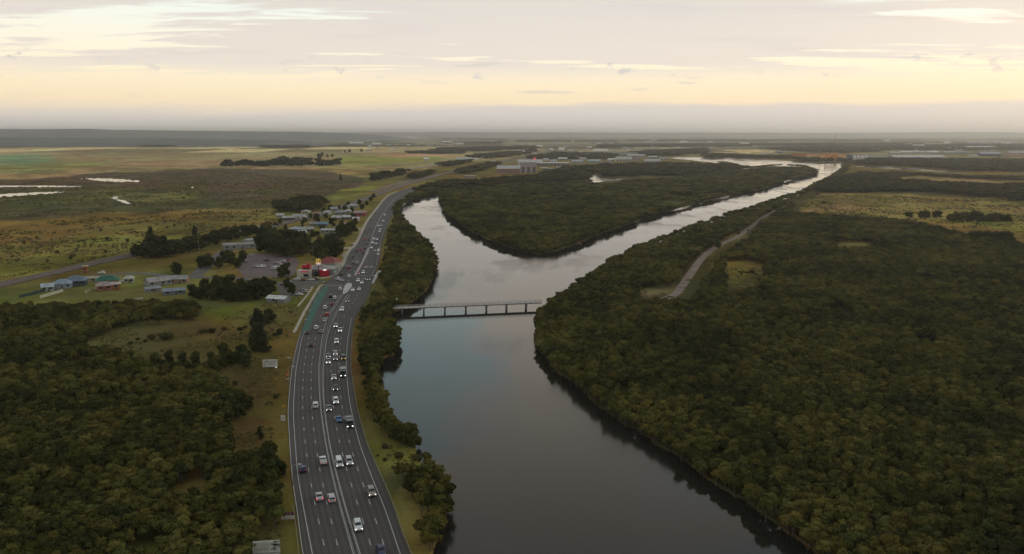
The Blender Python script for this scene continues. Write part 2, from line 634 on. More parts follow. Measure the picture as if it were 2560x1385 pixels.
# land cover (albedo); later entries lie over earlier ones
OLIVE = (0.130, 0.105, 0.034)
COVER = [
    ((0.25, 0.20, 0.105), [(-900, 370), (700, 368), (1350, 362), (1350, 384), (1000, 430), (600, 420), (200, 442), (-900, 470)]),
    ((0.27, 0.185, 0.10), [(180, 410), (560, 398), (700, 392), (620, 412), (300, 430), (160, 436)]),
    ((0.22, 0.21, 0.08), [(-400, 412), (120, 405), (320, 405), (200, 425), (-400, 445)]),
    ((0.15, 0.22, 0.12), [(-300, 388), (150, 387), (150, 404), (60, 410), (-300, 413)]),
    ((0.20, 0.21, 0.058), [(830, 391), (960, 388), (1110, 391), (1095, 403), (960, 412), (820, 412)]),
    ((0.34, 0.215, 0.125), [(930, 384), (1010, 384), (1140, 386), (1135, 393), (1000, 393), (930, 390)]),
    ((0.26, 0.20, 0.085), [(700, 422), (930, 413), (960, 420), (930, 445), (780, 438)]),
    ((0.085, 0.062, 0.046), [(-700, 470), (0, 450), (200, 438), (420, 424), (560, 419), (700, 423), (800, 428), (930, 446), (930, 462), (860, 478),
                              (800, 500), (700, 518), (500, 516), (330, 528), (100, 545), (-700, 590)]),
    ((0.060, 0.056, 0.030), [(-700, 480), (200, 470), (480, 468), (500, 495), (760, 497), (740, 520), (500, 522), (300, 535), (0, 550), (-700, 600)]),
    ((0.12, 0.105, 0.04), [(140, 495), (260, 480), (420, 478), (480, 486), (440, 505), (300, 500), (160, 505)]),
    ((0.16, 0.17, 0.045), [(800, 500), (860, 478), (940, 463), (960, 472), (900, 492), (830, 507)]),
    ((0.155, 0.118, 0.040), [(-700, 600), (100, 548), (330, 532), (500, 524), (740, 521), (760, 536), (640, 575), (420, 600), (330, 640), (0, 708), (-700, 850)]),
    ((0.135, 0.125, 0.033), [(-300, 700), (0, 650), (250, 600), (420, 578), (500, 585), (330, 632), (0, 700)]),
    ((0.100, 0.094, 0.032), [(-700, 860), (0, 725), (330, 655), (480, 640), (560, 660), (560, 700), (480, 740), (330, 770), (0, 778), (-700, 940)]),
    ((0.120, 0.118, 0.030), [(230, 668), (330, 650), (470, 640), (470, 668), (330, 678), (260, 680)]),
    ((0.095, 0.078, 0.036), [(470, 760), (760, 740), (720, 860), (712, 1000), (716, 1150), (732, 1250), (745, 1400), (560, 1400), (600, 1200), (560, 1080),
                             (600, 1000), (520, 940), (300, 900), (200, 850)]),
    ((0.128, 0.120, 0.026), [(470, 790), (560, 762), (750, 752), (738, 790), (690, 812), (560, 818), (470, 805)]),
    ((0.118, 0.105, 0.026), [(450, 850), (600, 840), (720, 830), (712, 880), (690, 925), (600, 900), (480, 870)]),
    ((0.070, 0.050, 0.034), [(560, 930), (640, 925), (700, 960), (690, 1010), (620, 1000)]),
    ((0.085, 0.056, 0.033), [(580, 1050), (700, 1040), (712, 1120), (640, 1160), (590, 1110)]),
    ((0.10, 0.088, 0.030), [(680, 880), (722, 870), (716, 960), (708, 1040), (712, 1130), (690, 1120), (670, 1000), (690, 940)]),
    # east side
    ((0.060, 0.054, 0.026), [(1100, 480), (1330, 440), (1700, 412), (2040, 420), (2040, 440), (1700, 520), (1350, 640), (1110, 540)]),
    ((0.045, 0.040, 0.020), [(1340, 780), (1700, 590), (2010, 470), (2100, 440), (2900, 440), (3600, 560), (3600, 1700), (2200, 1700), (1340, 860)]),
    ((0.185, 0.135, 0.046), [(1985, 512), (2050, 484), (2200, 482), (2400, 492), (2900, 510), (2900, 640), (2560, 612), (2420, 592), (2300, 560), (2180, 548), (2090, 543), (1975, 535)]),
    ((0.140, 0.150, 0.032), [(2380, 552), (2600, 556), (2700, 590), (2500, 580)]),
    ((0.21, 0.125, 0.06), [(1990, 520), (2120, 500), (2220, 520), (2120, 535), (1980, 530)]),
    ((0.20, 0.13, 0.058), [(2180, 438), (2300, 436), (2480, 448), (2700, 454), (2700, 462), (2400, 464), (2260, 456)]),
    ((0.155, 0.128, 0.036), [(1812, 655), (1860, 648), (1908, 662), (1900, 690), (1850, 716), (1815, 724), (1822, 690)]),
    ((0.14, 0.11, 0.04), [(2030, 640), (2100, 596), (2180, 600), (2220, 622), (2100, 628)]),
    ((0.15, 0.115, 0.06), [(1600, 728), (1690, 712), (1705, 742), (1640, 742), (1590, 738)]),
    ((0.15, 0.115, 0.05), [(1800, 600), (1860, 580), (1900, 560), (1850, 600), (1800, 640), (1780, 640)]),
    ((0.14, 0.10, 0.05), [(1460, 470), (1560, 462), (1600, 478), (1520, 500), (1460, 490)]),
    ((0.16, 0.13, 0.05), [(1760, 440), (1900, 425), (1960, 432), (1860, 452), (1760, 458)]),
    ((0.24, 0.19, 0.10), [(1760, 378), (1900, 374), (1960, 380), (1940, 390), (1800, 384)]),
    ((0.30, 0.15, 0.06), [(1985, 384), (2130, 384), (2130, 397), (1990, 394)]),
    ((0.16, 0.15, 0.055), [(2440, 392), (2600, 392), (2600, 403), (2450, 401)]),
    # far country
    ((0.055, 0.055, 0.035), [(-900, 350), (500, 352), (1100, 360), (1100, 366), (500, 366), (-900, 371)]),
    ((0.060, 0.054, 0.028), [(900, 1110), (1040, 1100), (1050, 1150), (1090, 1180), (1000, 1250), (960, 1210)]),
    ((0.125, 0.110, 0.024), [(925, 1105), (1010, 1100), (1045, 1118), (1050, 1150), (1075, 1172), (1030, 1185), (985, 1190), (950, 1160)]),
    ((0.18, 0.12, 0.055), [(878, 870), (896, 862), (905, 960), (908, 1010), (890, 985)]),
    ((0.15, 0.11, 0.035), [(740, 830), (765, 790), (800, 716), (812, 722), (780, 770), (752, 832), (735, 850)]),
    ((0.17, 0.125, 0.035), [(790, 690), (840, 660), (850, 620), (872, 630), (858, 660), (838, 688), (800, 697)]),
]


def in_water(px, py):
    r = np.zeros(px.shape, bool)
    for p in WATER_POLYS:
        r |= inside(px, py, p)
    return r


def in_pond(px, py):
    r = np.zeros(px.shape, bool)
    for p in POND_POLYS:
        r |= inside(px, py, p)
    return r


# road edges (row: x)
ROAD_L = [(1500, 780), (1420, 765), (1385, 756), (1330, 748), (1275, 741), (1191, 729), (1121, 723.7), (1090, 722), (1034, 719), (985, 722), (925, 728), (890, 735),
          (850, 745), (829, 751), (815, 756), (790, 767), (765, 777), (740, 788), (714, 808), (700, 822), (690, 836), (663, 858), (640, 867), (627, 874),
          (618, 884), (600, 896), (572, 909), (550, 921), (521, 944), (491, 969), (479, 994), (467, 1032), (458, 1080), (452, 1130)]
ROAD_R = [(1500, 1070), (1420, 1040), (1385, 1025), (1330, 1003), (1275, 985), (1191, 949.6), (1121, 919), (1090, 909.6), (1034, 893.7), (985, 885), (925, 876.5),
          (890, 876), (850, 877.7), (815, 882.6), (800, 885), (785, 893), (769, 906), (750, 914), (734, 922), (719, 928), (700, 931), (685, 937), (660, 947),
          (628, 952), (600, 957), (582, 962), (560, 970), (538, 980), (523, 990), (499, 1008), (485, 1028), (472, 1056), (463, 1094), (457, 1134)]
LINE_L = [(1500, 805), (1420, 788), (1385, 780.7), (1275, 759.6), (1191, 745), (1121, 739), (1090, 736.6), (1034, 733.6), (985, 735.4), (925, 740), (890, 746.4), (850, 754), (829, 762)]
MED_L = [(1500, 920), (1420, 893), (1385, 883), (1275, 852), (1191, 831), (1121, 816), (1090, 811), (1034, 803), (985, 798.7), (925, 797), (890, 800), (850, 804.6),
         (815, 812), (790, 820), (760, 838), (737, 852)]
MED_R = [(1500, 938), (1420, 910), (1385, 900), (1275, 866), (1191, 843), (1121, 826.7), (1090, 821), (1034, 813), (985, 809), (925, 808), (890, 811.7), (850, 816.4),
         (815, 826.6), (790, 838.5), (760, 859), (737, 874)]
LINE_R = [(1500, 1042), (1420, 1012), (1385, 1000), (1275, 962.6), (1191, 928.5), (1121, 902.7), (1090, 893.7), (1034, 879.7), (985, 871.5), (925, 866), (890, 866.5),
          (850, 869.5), (815, 875), (795, 879)]
MED_N = [(616, 924.5), (600, 928), (582, 934), (560, 943), (540, 954), (520, 968), (500, 984), (485, 1006), (474, 1040), (462, 1088), (455, 1132)]


def row_x(tbl):
    t = sorted(tbl)
    ys = np.array([a for a, b in t])
    xs = np.array([b for a, b in t])
    return lambda y: np.interp(y, ys, xs)


fL, fR, fLL, fML, fMR, fLR, fMN = map(row_x, (ROAD_L, ROAD_R, LINE_L, MED_L, MED_R, LINE_R, MED_N))


def road_curve(tbl, y0=None, y1=None, dx=0.0):
    """smooth world curve from a (row, x) table"""
    t = [(x + dx, y) for y, x in tbl if (y0 is None or y >= y0) and (y1 is None or y <= y1)]
    return resample(smooth_curve(GA(t)[:, :2], 10), 3.0)


def in_road(px, py, m=4.0):
    s = np.maximum(ppm(py), 0.3)
    return (py > 450) & (px > fL(py) - m * s) & (px < fR(py) + m * s)


RAIL = [(-300, 790), (-60, 728), (0, 713), (110, 688), (230, 660), (330, 638), (450, 610), (560, 588), (650, 572), (720, 556), (790, 538), (850, 520), (900, 502), (950, 484),
        (1000, 466), (1060, 448), (1120, 432), (1200, 415), (1280, 397), (1350, 381), (1420, 371), (1500, 365)]
SIDE = [(812, 705), (780, 703), (740, 702), (690, 708), (640, 700), (590, 694), (540, 694), (480, 693), (420, 690), (370, 684), (330, 684), (290, 686), (240, 690), (180, 700), (110, 712)]


def near_curve(px, py, tbl, m):
    X = GA(tbl)[:, :2]
    c = resample(smooth_curve(X, 6), 8.0)
    q = unproject_arr(px, py)
    best = np.full(px.shape, 1e9)
    for i in range(len(c)):
        d = (q[0] - c[i, 0]) ** 2 + (q[1] - c[i, 1]) ** 2
        best = np.minimum(best, d)
    return best < m * m


def unproject_arr(px, py):
    a = (px - 1280.0) / FPX
    b = -(py - 692.5) / FPX
    t = -CAM_H / (-SP + b * CP)
    return a * t, (CP + b * SP) * t


# ------------------------------------------------------------------ ground sheet
def build_ground():
    rows = np.r_[np.arange(1900, 1400, -10), np.arange(1400, 700, -2.4), np.arange(700, 420, -1.5), np.arange(420, 345, -0.8),
                 np.array([344, 343, 342, 341, 340, 339.2, 338.5, 337.8, 337.2, 336.6, 336, 335.5, 335])]
    _, Yr = unproject_arr(np.full(rows.shape, 1280.0), rows)
    t = np.linspace(-0.78, 0.78, 640)
    t = np.r_[[-2.5, -1.6, -1.2, -0.95], t, [0.95, 1.2, 1.6, 2.5]]
    TT, YY = np.meshgrid(t, Yr)
    D = YY
    X = TT * D
    Y = YY.copy()
    # perturb cover borders
    w = np.clip(D * 0.012, 1.2, 40)
    wx = (fbm(X / (w * 4), Y / (w * 4), 3, 5) - 0.5) * 6.0 * w
    wy = (fbm(X / (w * 4), Y / (w * 4), 53, 5) - 0.5) * 12.0 * w
    cpx, cpy = project(X, Y)
    ws = np.clip(D * 0.004, 0.8, 12)
    bpx, bpy_ = project(X + (fbm(X / (ws * 5), Y / (ws * 5), 9) - 0.5) * 3 * ws, Y + (fbm(X / (ws * 5), Y / (ws * 5), 29) - 0.5) * 3 * ws)
    base = np.array(OLIVE)
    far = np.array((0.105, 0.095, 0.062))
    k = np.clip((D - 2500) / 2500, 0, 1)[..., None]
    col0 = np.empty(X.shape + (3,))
    col0[:] = base * (1 - k) + far * k  # far land painted paler and greyer, standing in for thicker haze
    acc = np.zeros_like(col0)
    NS = 4
    for q in range(NS):
        jx = wx + rng.normal(0, 1, X.shape) * np.clip(D * 0.004, 0.6, 12)
        jy = wy + rng.normal(0, 1, X.shape) * np.clip(D * 0.012, 1.0, 40)
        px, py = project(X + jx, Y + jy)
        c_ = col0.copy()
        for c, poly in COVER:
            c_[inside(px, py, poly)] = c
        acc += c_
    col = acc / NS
    # patchwork of far paddocks and woods
    cell = hash2(np.floor(X / 420 + 0.35 * fbm(X / 900, Y / 900, 5)), np.floor(Y / 900 + 0.3 * fbm(X / 700, Y / 700, 6)), 77)
    farw = np.clip((D - 3200) / 1500, 0, 1)
    lum = np.where(cell < 0.42, 0.6, np.where(cell < 0.75, 1.15, 1.9))
    col *= (1 + (lum - 1) * farw)[..., None]
    # mottling
    n1 = fbm(X / 35, Y / 35, 101, 5)
    n2 = fbm(X / 130, Y / 130, 131, 4)
    col *= (1.95 * (0.45 + 1.10 * n1))[..., None] * np.array((0.99, 1.0, 0.95))
    fo = np.clip((fbm(X / 70, Y / 110, 171, 5) - 0.47) * 7, 0, 1) * np.clip(1 - (D - 2200) / 1500, 0, 1)
    fs = np.clip((fbm(X / 45, Y / 90, 191, 5) - 0.56) * 8, 0, 1) * np.clip(1 - (D - 2200) / 1500, 0, 1)
    col = col * (1 - 0.55 * fo)[..., None] + np.array((0.085, 0.088, 0.026)) * (0.55 * fo)[..., None]
    col = col * (1 - 0.5 * fs)[..., None] + np.array((0.20, 0.16, 0.06)) * (0.5 * fs)[..., None]
    brown = np.array((1.05, 0.82, 0.78))
    k2 = np.clip((n2 - 0.45) * 5, 0, 1)[..., None]
    col *= (1 - k2) + k2 * brown
    # narrow drains across the plain
    Z = 0.25 * (fbm(X / 25, Y / 25, 41) - 0.5) * np.clip(1 - D / 3000, 0, 1)
    wat = in_water(bpx, bpy_) & (cpy > 385)
    pond = in_pond(bpx, bpy_)
    Z = np.where(wat, -1.8, Z)
    Z = np.where(pond, -1.2, Z)
    rd = in_road(cpx, cpy, 3.0)
    Z = np.where(rd & ~wat, np.minimum(Z, 0.0) * 0 - 0.02, Z)
    nr, nc = X.shape
    verts = np.stack([X, Y, Z], -1).reshape(-1, 3)
    idx = np.arange(nr * nc).reshape(nr, nc)
    faces = np.stack([idx[:-1, :-1], idx[:-1, 1:], idx[1:, 1:], idx[1:, :-1]], -1).reshape(-1, 4)
    # the land goes on all round, a little lower
    base_i = len(verts)
    B = 90000.0
    verts = np.vstack([verts, [(-B, -B, -3.0), (B, -B, -3.0), (B, B, -3.0), (-B, B, -3.0)]])
    faces = np.vstack([faces, [[base_i, base_i + 1, base_i + 2, base_i + 3]]])
    colf = np.vstack([col.reshape(-1, 3), [OLIVE] * 4])
    me = bpy.data.meshes.new('ground')
    me.vertices.add(len(verts))
    me.vertices.foreach_set('co', verts.astype(np.float32).ravel())
    me.loops.add(faces.size)
    me.loops.foreach_set('vertex_index', faces.astype(np.int32).ravel())
    me.polygons.add(len(faces))
    me.polygons.foreach_set('loop_start', np.arange(0, faces.size, 4, dtype=np.int32))
    me.polygons.foreach_set('loop_total', np.full(len(faces), 4, np.int32))
    me.update()
    at = me.color_attributes.new('cover', 'FLOAT_COLOR', 'POINT')
    at.data.foreach_set('color', np.c_[np.clip(colf, 0, 1), np.ones(len(colf))].astype(np.float32).ravel())
    me.polygons.foreach_set('use_smooth', np.ones(len(faces), bool))
    me.materials.append(M_GROUND)
    o = link('ground', me)
    tag(o, kind='structure')
    return o


build_ground()


# ------------------------------------------------------------------ water sheets (the banks of the ground rise through them)
def water_strip(name, rows, z):
    mb = MB()
    P = [(G(a, y, z), G(b, y, z)) for y, a, b in rows]
    for (a, b), (c, d) in zip(P[:-1], P[1:]):
        mb.quad(a, b, d, c)
    o = mb.build(name, M_WATER)
    tag(o, kind='structure')
    return o


water_strip('river', [(1560, 1020, 2300), (1385, 1040, 2120), (1300, 1040, 2000), (1150, 1010, 1760), (1080, 930, 1660), (1000, 915, 1540), (900, 915, 1440), (800, 930, 1420),
                      (700, 1010, 1560), (640, 1040, 1640), (560, 975, 1860), (520, 970, 2000), (470, 1090, 2090), (440, 1340, 2150), (420, 1360, 2300), (400, 1500, 2300), (389, 1600, 2200)], -0.5)
water_strip('creek', [(434, 2290, 2420), (426, 2125, 2420), (410, 2125, 2400)], -0.42)
for k, poly in enumerate(POND_POLYS):
    p = np.array(poly)
    x0, x1, y0, y1 = p[:, 0].min() - 6, p[:, 0].max() + 6, p[:, 1].min() - 0.6, p[:, 1].max() + 1.5
    water_strip('pond', [(y1, x0, x1), (y0, x0, x1)], -0.35)

# ------------------------------------------------------------------ distant hills
def hill(rows, far, name='hills'):
    """ridge of wooded hills: list of (x px, top row) at distance far"""
    mb = MB()
    t = np.array(rows, float)
    xs = np.linspace(t[0, 0], t[-1, 0], 160)
    top = np.interp(xs, t[:, 0], t[:, 1])
    X = (xs - 1280) / FPX * far * 1.0
    H = CAM_H + (HOR - top) / FPX * far
    H = H + (fbm(X / 300, X * 0, 7) - 0.5) * 8
    prof = [(-0.16, 0.0), (-0.1, 0.45), (-0.04, 0.85), (0.0, 1.0), (0.08, 0.7), (0.2, 0.0)]
    n = len(xs)
    for k, (o, h) in enumerate(prof):
        for i in range(n):
            wob = 1 + 0.10 * (hash2(np.array([i]), np.array([k]), 5)[0] - 0.5)
            mb.v.append((X[i] * (1 + o * 0.5), far * (1 + o * wob), max(H[i], 1) * h - 2))
    for k in range(len(prof) - 1):
        for i in range(n - 1):
            a = k * n + i
            mb.f.append((a, a + 1, a + 1 + n, a + n))
            mb.m.append(0)
    return tag(mb.build(name, mat('hill_forest_hazed', (0.10, 0.10, 0.088), 0.95, nscale=0.004, var=0.4), smooth=True), kind='structure')  # forest tone lightened to add distance haze in the colour itself


hill([(-900, 326), (0, 321.5), (100, 323), (230, 321.5), (300, 324.5), (460, 326), (600, 328), (760, 329), (860, 331.5), (960, 338), (1060, 352)], 13500)
hill([(560, 340), (700, 332), (900, 330.5), (1100, 330), (1300, 330.5), (1500, 331), (1750, 331), (2000, 331.5), (2200, 331), (2400, 330), (2600, 331), (3300, 331)], 24000)
hill([(-700, 343), (0, 342), (250, 344), (480, 345), (700, 348.5), (800, 356), (860, 362)], 7500)


# ------------------------------------------------------------------ haze (real air between the viewer and the far country)
def build_haze():
    mb = MB()
    mb.box((0, 0, -6.0), (120000, 120000, 226.0))
    m = bpy.data.materials.new('haze')
    m.use_nodes = True
    nt = m.node_tree
    nt.nodes.clear()
    out = nt.nodes.new('ShaderNodeOutputMaterial')
    v = nt.nodes.new('ShaderNodeVolumePrincipled')
    v.inputs['Color'].default_value = (0.93, 0.92, 0.90, 1)
    v.inputs['Density'].default_value = 4.9e-5
    v.inputs['Anisotropy'].default_value = 0.55
    nt.links.new(v.outputs[0], out.inputs['Volume'])
    o = mb.build('haze', m)
    tag(o, 'pale dusk haze hanging over the whole flood plain', kind='stuff')
    o.display_type = 'WIRE'


build_haze()

# ------------------------------------------------------------------ highway
RZ = 0.20
ys = np.r_[np.arange(1500, 700, -6.0), np.arange(700, 452, -3.0)]
highway = None


def build_highway():
    Lc = np.array([G(fL(y), y)[:2] for y in ys])
    Rc = np.array([G(fR(y), y)[:2] for y in ys])
    # light smoothing
    for _ in range(4):
        for c in (Lc, Rc):
            c[1:-1] = 0.25 * c[:-2] + 0.5 * c[1:-1] + 0.25 * c[2:]
    mb = MB()
    att = []
    def cols(y):
        if y >= 800:
            a_, b_, c_, d_ = fLL(y), fML(y), fMR(y), fLR(y)
            return [a_, a_ * 2 / 3 + b_ / 3, a_ / 3 + b_ * 2 / 3, b_, c_, c_ * 2 / 3 + d_ / 3, c_ / 3 + d_ * 2 / 3, d_]
        l_, r_ = fL(y), fR(y)
        return [l_ + (r_ - l_) * t for t in (.06, .20, .34, .47, .52, .66, .80, .94)]
    rowp = []
    for i, y in enumerate(ys):
        l_, r_ = fL(y), fR(y)
        rowp.append([0.0] + [min(max((c - l_) / (r_ - l_), 0.01), 0.99) for c in cols(y)] + [1.0])
    base_v = []
    for i in range(len(ys)):
        base_v.append(len(mb.v))
        for k, t in enumerate(rowp[i]):
            mb.v.append((*(Lc[i] * (1 - t) + Rc[i] * t), RZ))
            att.append(float(k))
    for i in range(len(ys) - 1):
        for k in range(len(rowp[i]) - 1):
            mb.f.append((base_v[i] + k, base_v[i] + k + 1, base_v[i + 1] + k + 1, base_v[i + 1] + k))
            mb.m.append(0)
    for i in range(len(ys) - 1):
        for c in (Lc, Rc):
            mb.quad((*c[i], -0.3), (*c[i + 1], -0.3), (*c[i + 1], RZ), (*c[i], RZ))
            att += [0.0] * 4
    hw = mb.build('highway', M_ASPH)
    la = hw.data.attributes.new('lane', 'FLOAT', 'POINT')
    la.data.foreach_set('value', att)
    tag(hw, kind='structure')
    # painted edge lines
    def line(name, tbl, y0=None, y1=None, w=0.17, m=M_LINE, z=RZ + 0.014, dx=0):
        return ribbon(road_curve(tbl, y0, y1, dx), w, z).build(name, m, hw)
    line('edge_line', LINE_L)
    line('edge_line', LINE_R)
    line('edge_line', MED_L)
    line('edge_line', MED_R)
    line('median_line', MED_N, w=0.35)
    NR = [(y, fR(y) - 1.7 * ppm(y)) for y in (690, 660, 628, 600, 582, 560, 538, 523, 499, 485, 472, 463, 457)]
    NL = [(y, fL(y) + 1.0 * ppm(y)) for y in (663, 640, 627, 618, 600, 572, 550, 521, 491, 479, 467, 458, 452)]
    line('edge_line', NR)
    line('edge_line', NL)
    # lane dashes, 12 m apart
    dash_me = {}
    cnt = 0
    def dashes(fa, fb, t, y0, y1):
        nonlocal cnt
        yy = np.arange(y0, y1, -8.0)
        c = GA([(fa(y) * (1 - t) + fb(y) * t, y) for y in yy])[:, :2]
        c = resample(smooth_curve(c, 3), 1.0)
        i = 3
        while i + 4 < len(c):
            a, b = c[i], c[i + 3]
            d = b - a
            if cnt < 290:
                me = dash_me.get(0)
                if me is None:
                    q = MB()
                    q.quad((-0.085, -1.65, 0), (0.085, -1.65, 0), (0.085, 1.65, 0), (-0.085, 1.65, 0))
                    me = dash_me[0] = q.mesh('lane_dash', M_LINE)
                o = link('lane_dash', me, hw)
                o.location = (*((a + b) / 2), RZ + 0.012)
                o.rotation_euler = (0, 0, math.atan2(-d[0], d[1]))
                cnt += 1
            i += 12
    for t in (1 / 3, 2 / 3):
        dashes(fLL, fML, t, 1440, 835)
        dashes(fMR, fLR, t, 1440, 800)
    fgl = row_x([(835, 782), (790, 786), (765, 797), (737, 816)])
    dashes(fgl, fML, 0.5, 822, 735)
    dashes(fMR, row_x([(800, 878), (769, 893), (737, 915), (719, 922)]), 0.5, 795, 728)
    for t in (0.36, 0.68):
        dashes(lambda y: fL(y), lambda y: fMN(min(y, 616)), t, 612, 500)
        dashes(lambda y: fMN(min(y, 616)), lambda y: fR(y) - 1.7 * ppm(y), t, 612, 500)
    for t in (0.3, 0.62):
        dashes(lambda y: fL(y), row_x([(690, 884), (655, 901), (620, 920)]), t, 684, 622)
        dashes(row_x([(690, 888), (655, 905), (620, 924)]), lambda y: fR(y) - 1.7 * ppm(y), t, 684, 622)
    # stop lines
    for a, b in (((812, 715), (858, 714.5)), ((886, 690), (934, 689))):
        ribbon(resample(GA([a, b])[:, :2], 2.0), 0.6, RZ + 0.014).build('stop_line', M_LINE, hw)
    # painted green bus lane
    mb = MB()
    gy = np.arange(832, 716, -3.0)
    for i in range(len(gy) - 1):
        def e(y):
            return G(np.interp(y, [714, 740, 765, 790, 815, 832], [812, 791.5, 780, 770.5, 760.5, 754]), y)[:2], \
                   G(np.interp(y, [714, 740, 765, 790, 815, 832], [824, 812, 798, 786, 776, 772]), y)[:2]
        (a, b), (c, d) = e(gy[i]), e(gy[i + 1])
        mb.quad((*a, RZ + .007), (*b, RZ + .007), (*d, RZ + .007), (*c, RZ + .007))
    mb.build('bus_lane', M_GREEN, hw)
    mb = MB()
    for (a, b, c, d) in (((838, 690), (842, 690), (862, 664), (858.5, 664)),):
        mb.poly([(*G(*p)[:2], RZ + .007) for p in (a, b, c, d)])
    mb.build('bus_lane', M_GREEN, hw)
    # raised median: fill with a light kerb on each side
    mid = road_curve([(y, (a + b) / 2) for (y, a), (_, b) in zip(MED_L, MED_R)], 790)
    m = kerb_strip(mid, 0.7, RZ - 0.05, RZ + 0.13)
    m.build('median_infill', M_MEDIAN, hw)
    for off in (-0.42, 0.42):
        d = np.gradient(mid, axis=0)
        d /= np.linalg.norm(d, axis=1, keepdims=True)
        k = mid + np.stack([-d[:, 1], d[:, 0]], 1) * off
        kerb_strip(k, 0.13, RZ - 0.05, RZ + 0.16).build('median_kerb', M_CONC, hw)
    # wedge-shaped median up to the island
    mb = MB()
    wy = np.arange(790, 732, -3.0)
    for i in range(len(wy) - 1):
        q = []
        for y in (wy[i], wy[i + 1]):
            l, r = fML(y), fMR(y)
            q.append((G(l * 0.72 + r * 0.28, y)[:2], G(l * 0.28 + r * 0.72, y)[:2]))
        mb.quad((*q[0][0], RZ + .15), (*q[0][1], RZ + .15), (*q[1][1], RZ + .15), (*q[1][0], RZ + .15))
    mb.build('median_infill', M_MEDIAN, hw)
    for t in (0.25, 0.75):
        c = resample(smooth_curve(GA([(fML(y) * (1 - t) + fMR(y) * t, y) for y in (790, 775, 760, 748, 737)])[:, :2], 6), 2.0)
        kerb_strip(c, 0.3, RZ - 0.05, RZ + 0.18).build('median_kerb', M_CONC, hw)
    return hw


highway = build_highway()


def slab(name, pts, z0, z1, m, parent=None, kind='structure'):
    """raised traffic island or apron with vertical sides"""
    P = [G(x, y)[:2] for x, y in pts]
    mb = MB()
    mb.poly([(*p, z1) for p in P])
    for i in range(len(P)):
        a, b = P[i], P[(i + 1) % len(P)]
        mb.quad((*a, z0), (*b, z0), (*b, z1), (*a, z1))
    o = mb.build(name, m, parent)
    if parent is None:
        tag(o, kind=kind)
    return o


M_ISLE = mat('island_concrete', (0.50, 0.47, 0.44), 0.85, nscale=0.2, var=0.12)
M_ISLE2 = mat('island_pavers', (0.40, 0.34, 0.34), 0.85, nscale=0.2, var=0.12)
slab('traffic_island', smooth_curve([(857, 736), (858, 726), (862, 716), (868, 709.5), (876, 709), (880, 713), (877, 721), (868, 731), (861, 736)], 4), 0.1, RZ + 0.2, M_ISLE, highway)
slab('traffic_island', smooth_curve([(884, 689), (886, 686), (897, 668), (905, 654), (911, 640), (916, 628), (921, 619), (923.5, 621), (921, 633), (916, 642), (909, 656), (902, 670), (893, 684), (890, 689)], 3),
     0.1, RZ + 0.2, M_ISLE2, highway)
slab('pedestrian_island', [(937, 689), (942, 682), (949, 675), (954, 676), (950, 690), (944, 692), (934, 709), (930, 711), (930, 706)], 0.1, RZ + 0.18, M_ISLE, highway)

# concrete footpath and kerb along the west side
fp = [(735, 832), (748, 806), (760, 782), (773, 760), (786, 738), (800, 716), (808, 712)]
tag(kerb_strip(resample(smooth_curve(GA(fp)[:, :2], 6), 3.0), 1.6, -0.1, 0.24).build('footpath', M_PATH), kind='structure')
fp = [(799, 697), (815, 694), (836, 688), (848, 673), (857, 660), (860, 652), (868, 634), (876, 623), (884, 617), (895, 599), (908, 571), (920, 549), (942, 520.5), (967, 491), (992, 478.5)]
tag(kerb_strip(resample(smooth_curve(GA(fp)[:, :2], 6), 3.0), 2.6, -0.1, 0.24).build('footpath', M_PATH), kind='structure')
fp = [(744, 766), (762, 745), (778, 724), (781, 716)]
tag(kerb_strip(resample(smooth_curve(GA(fp)[:, :2], 6), 3.0), 1.2, -0.1, 0.12).build('footpath', M_PATH), kind='structure')
for poly in ([(852, 638), (876, 624), (868, 634), (862, 642), (854, 642)], [(856, 619), (880, 617), (878, 622), (856, 623)], [(886, 572), (905, 570), (904, 573), (886, 575)],
             [(861, 660), (868, 637), (874, 628), (866, 634), (858, 648), (852, 660)]):
    slab('driveway', poly, -0.1, 0.2, M_PATH)

# shoulder line on the west side and concrete edge on the river side
ribbon(road_curve([(y, x) for y, x in ROAD_L if y >= 829], dx=1.5), 0.16, RZ + 0.014).build('edge_line', M_LINE, highway)


# guard rail on the river side
def guard_rail(tbl, label, y0=None, y1=None, step=4.0, dx=0.0):
    c = road_curve(tbl, y0, y1, dx)
    o = c[len(c) // 2]
    t = thing('guard_rail', label, 'guard rail', (o[0], o[1], 0))
    cc = c - o
    d = np.gradient(cc, axis=0)
    d /= np.linalg.norm(d, axis=1, keepdims=True)
    mb = MB()
    n = np.stack([-d[:, 1], d[:, 0]], 1) * 0.05
    for i in range(len(cc) - 1):
        for s in (1, -1):
            a, b = cc[i] + s * n[i], cc[i + 1] + s * n[i + 1]
            mb.quad((*a, 0.62), (*b, 0.62), (*b, 0.95), (*a, 0.95))
        a, b, e, f = cc[i] - n[i], cc[i + 1] - n[i + 1], cc[i + 1] + n[i + 1], cc[i] + n[i]
        mb.quad((*a, 0.95), (*b, 0.95), (*e, 0.95), (*f, 0.95))
    mb.build('rail', mat('weathered_rail', (0.30, 0.28, 0.25), 0.6, 0.3, nscale=0.3), t)
    p = MB()
    p.box((0, 0, -0.2), (0.12, 0.12, 1.05))
    pm = p.mesh('post', M_STEEL)
    for q in resample(cc, step * 2)[:90]:
        po = link('post', pm, t)
        po.location = (q[0], q[1], 0)
    return t


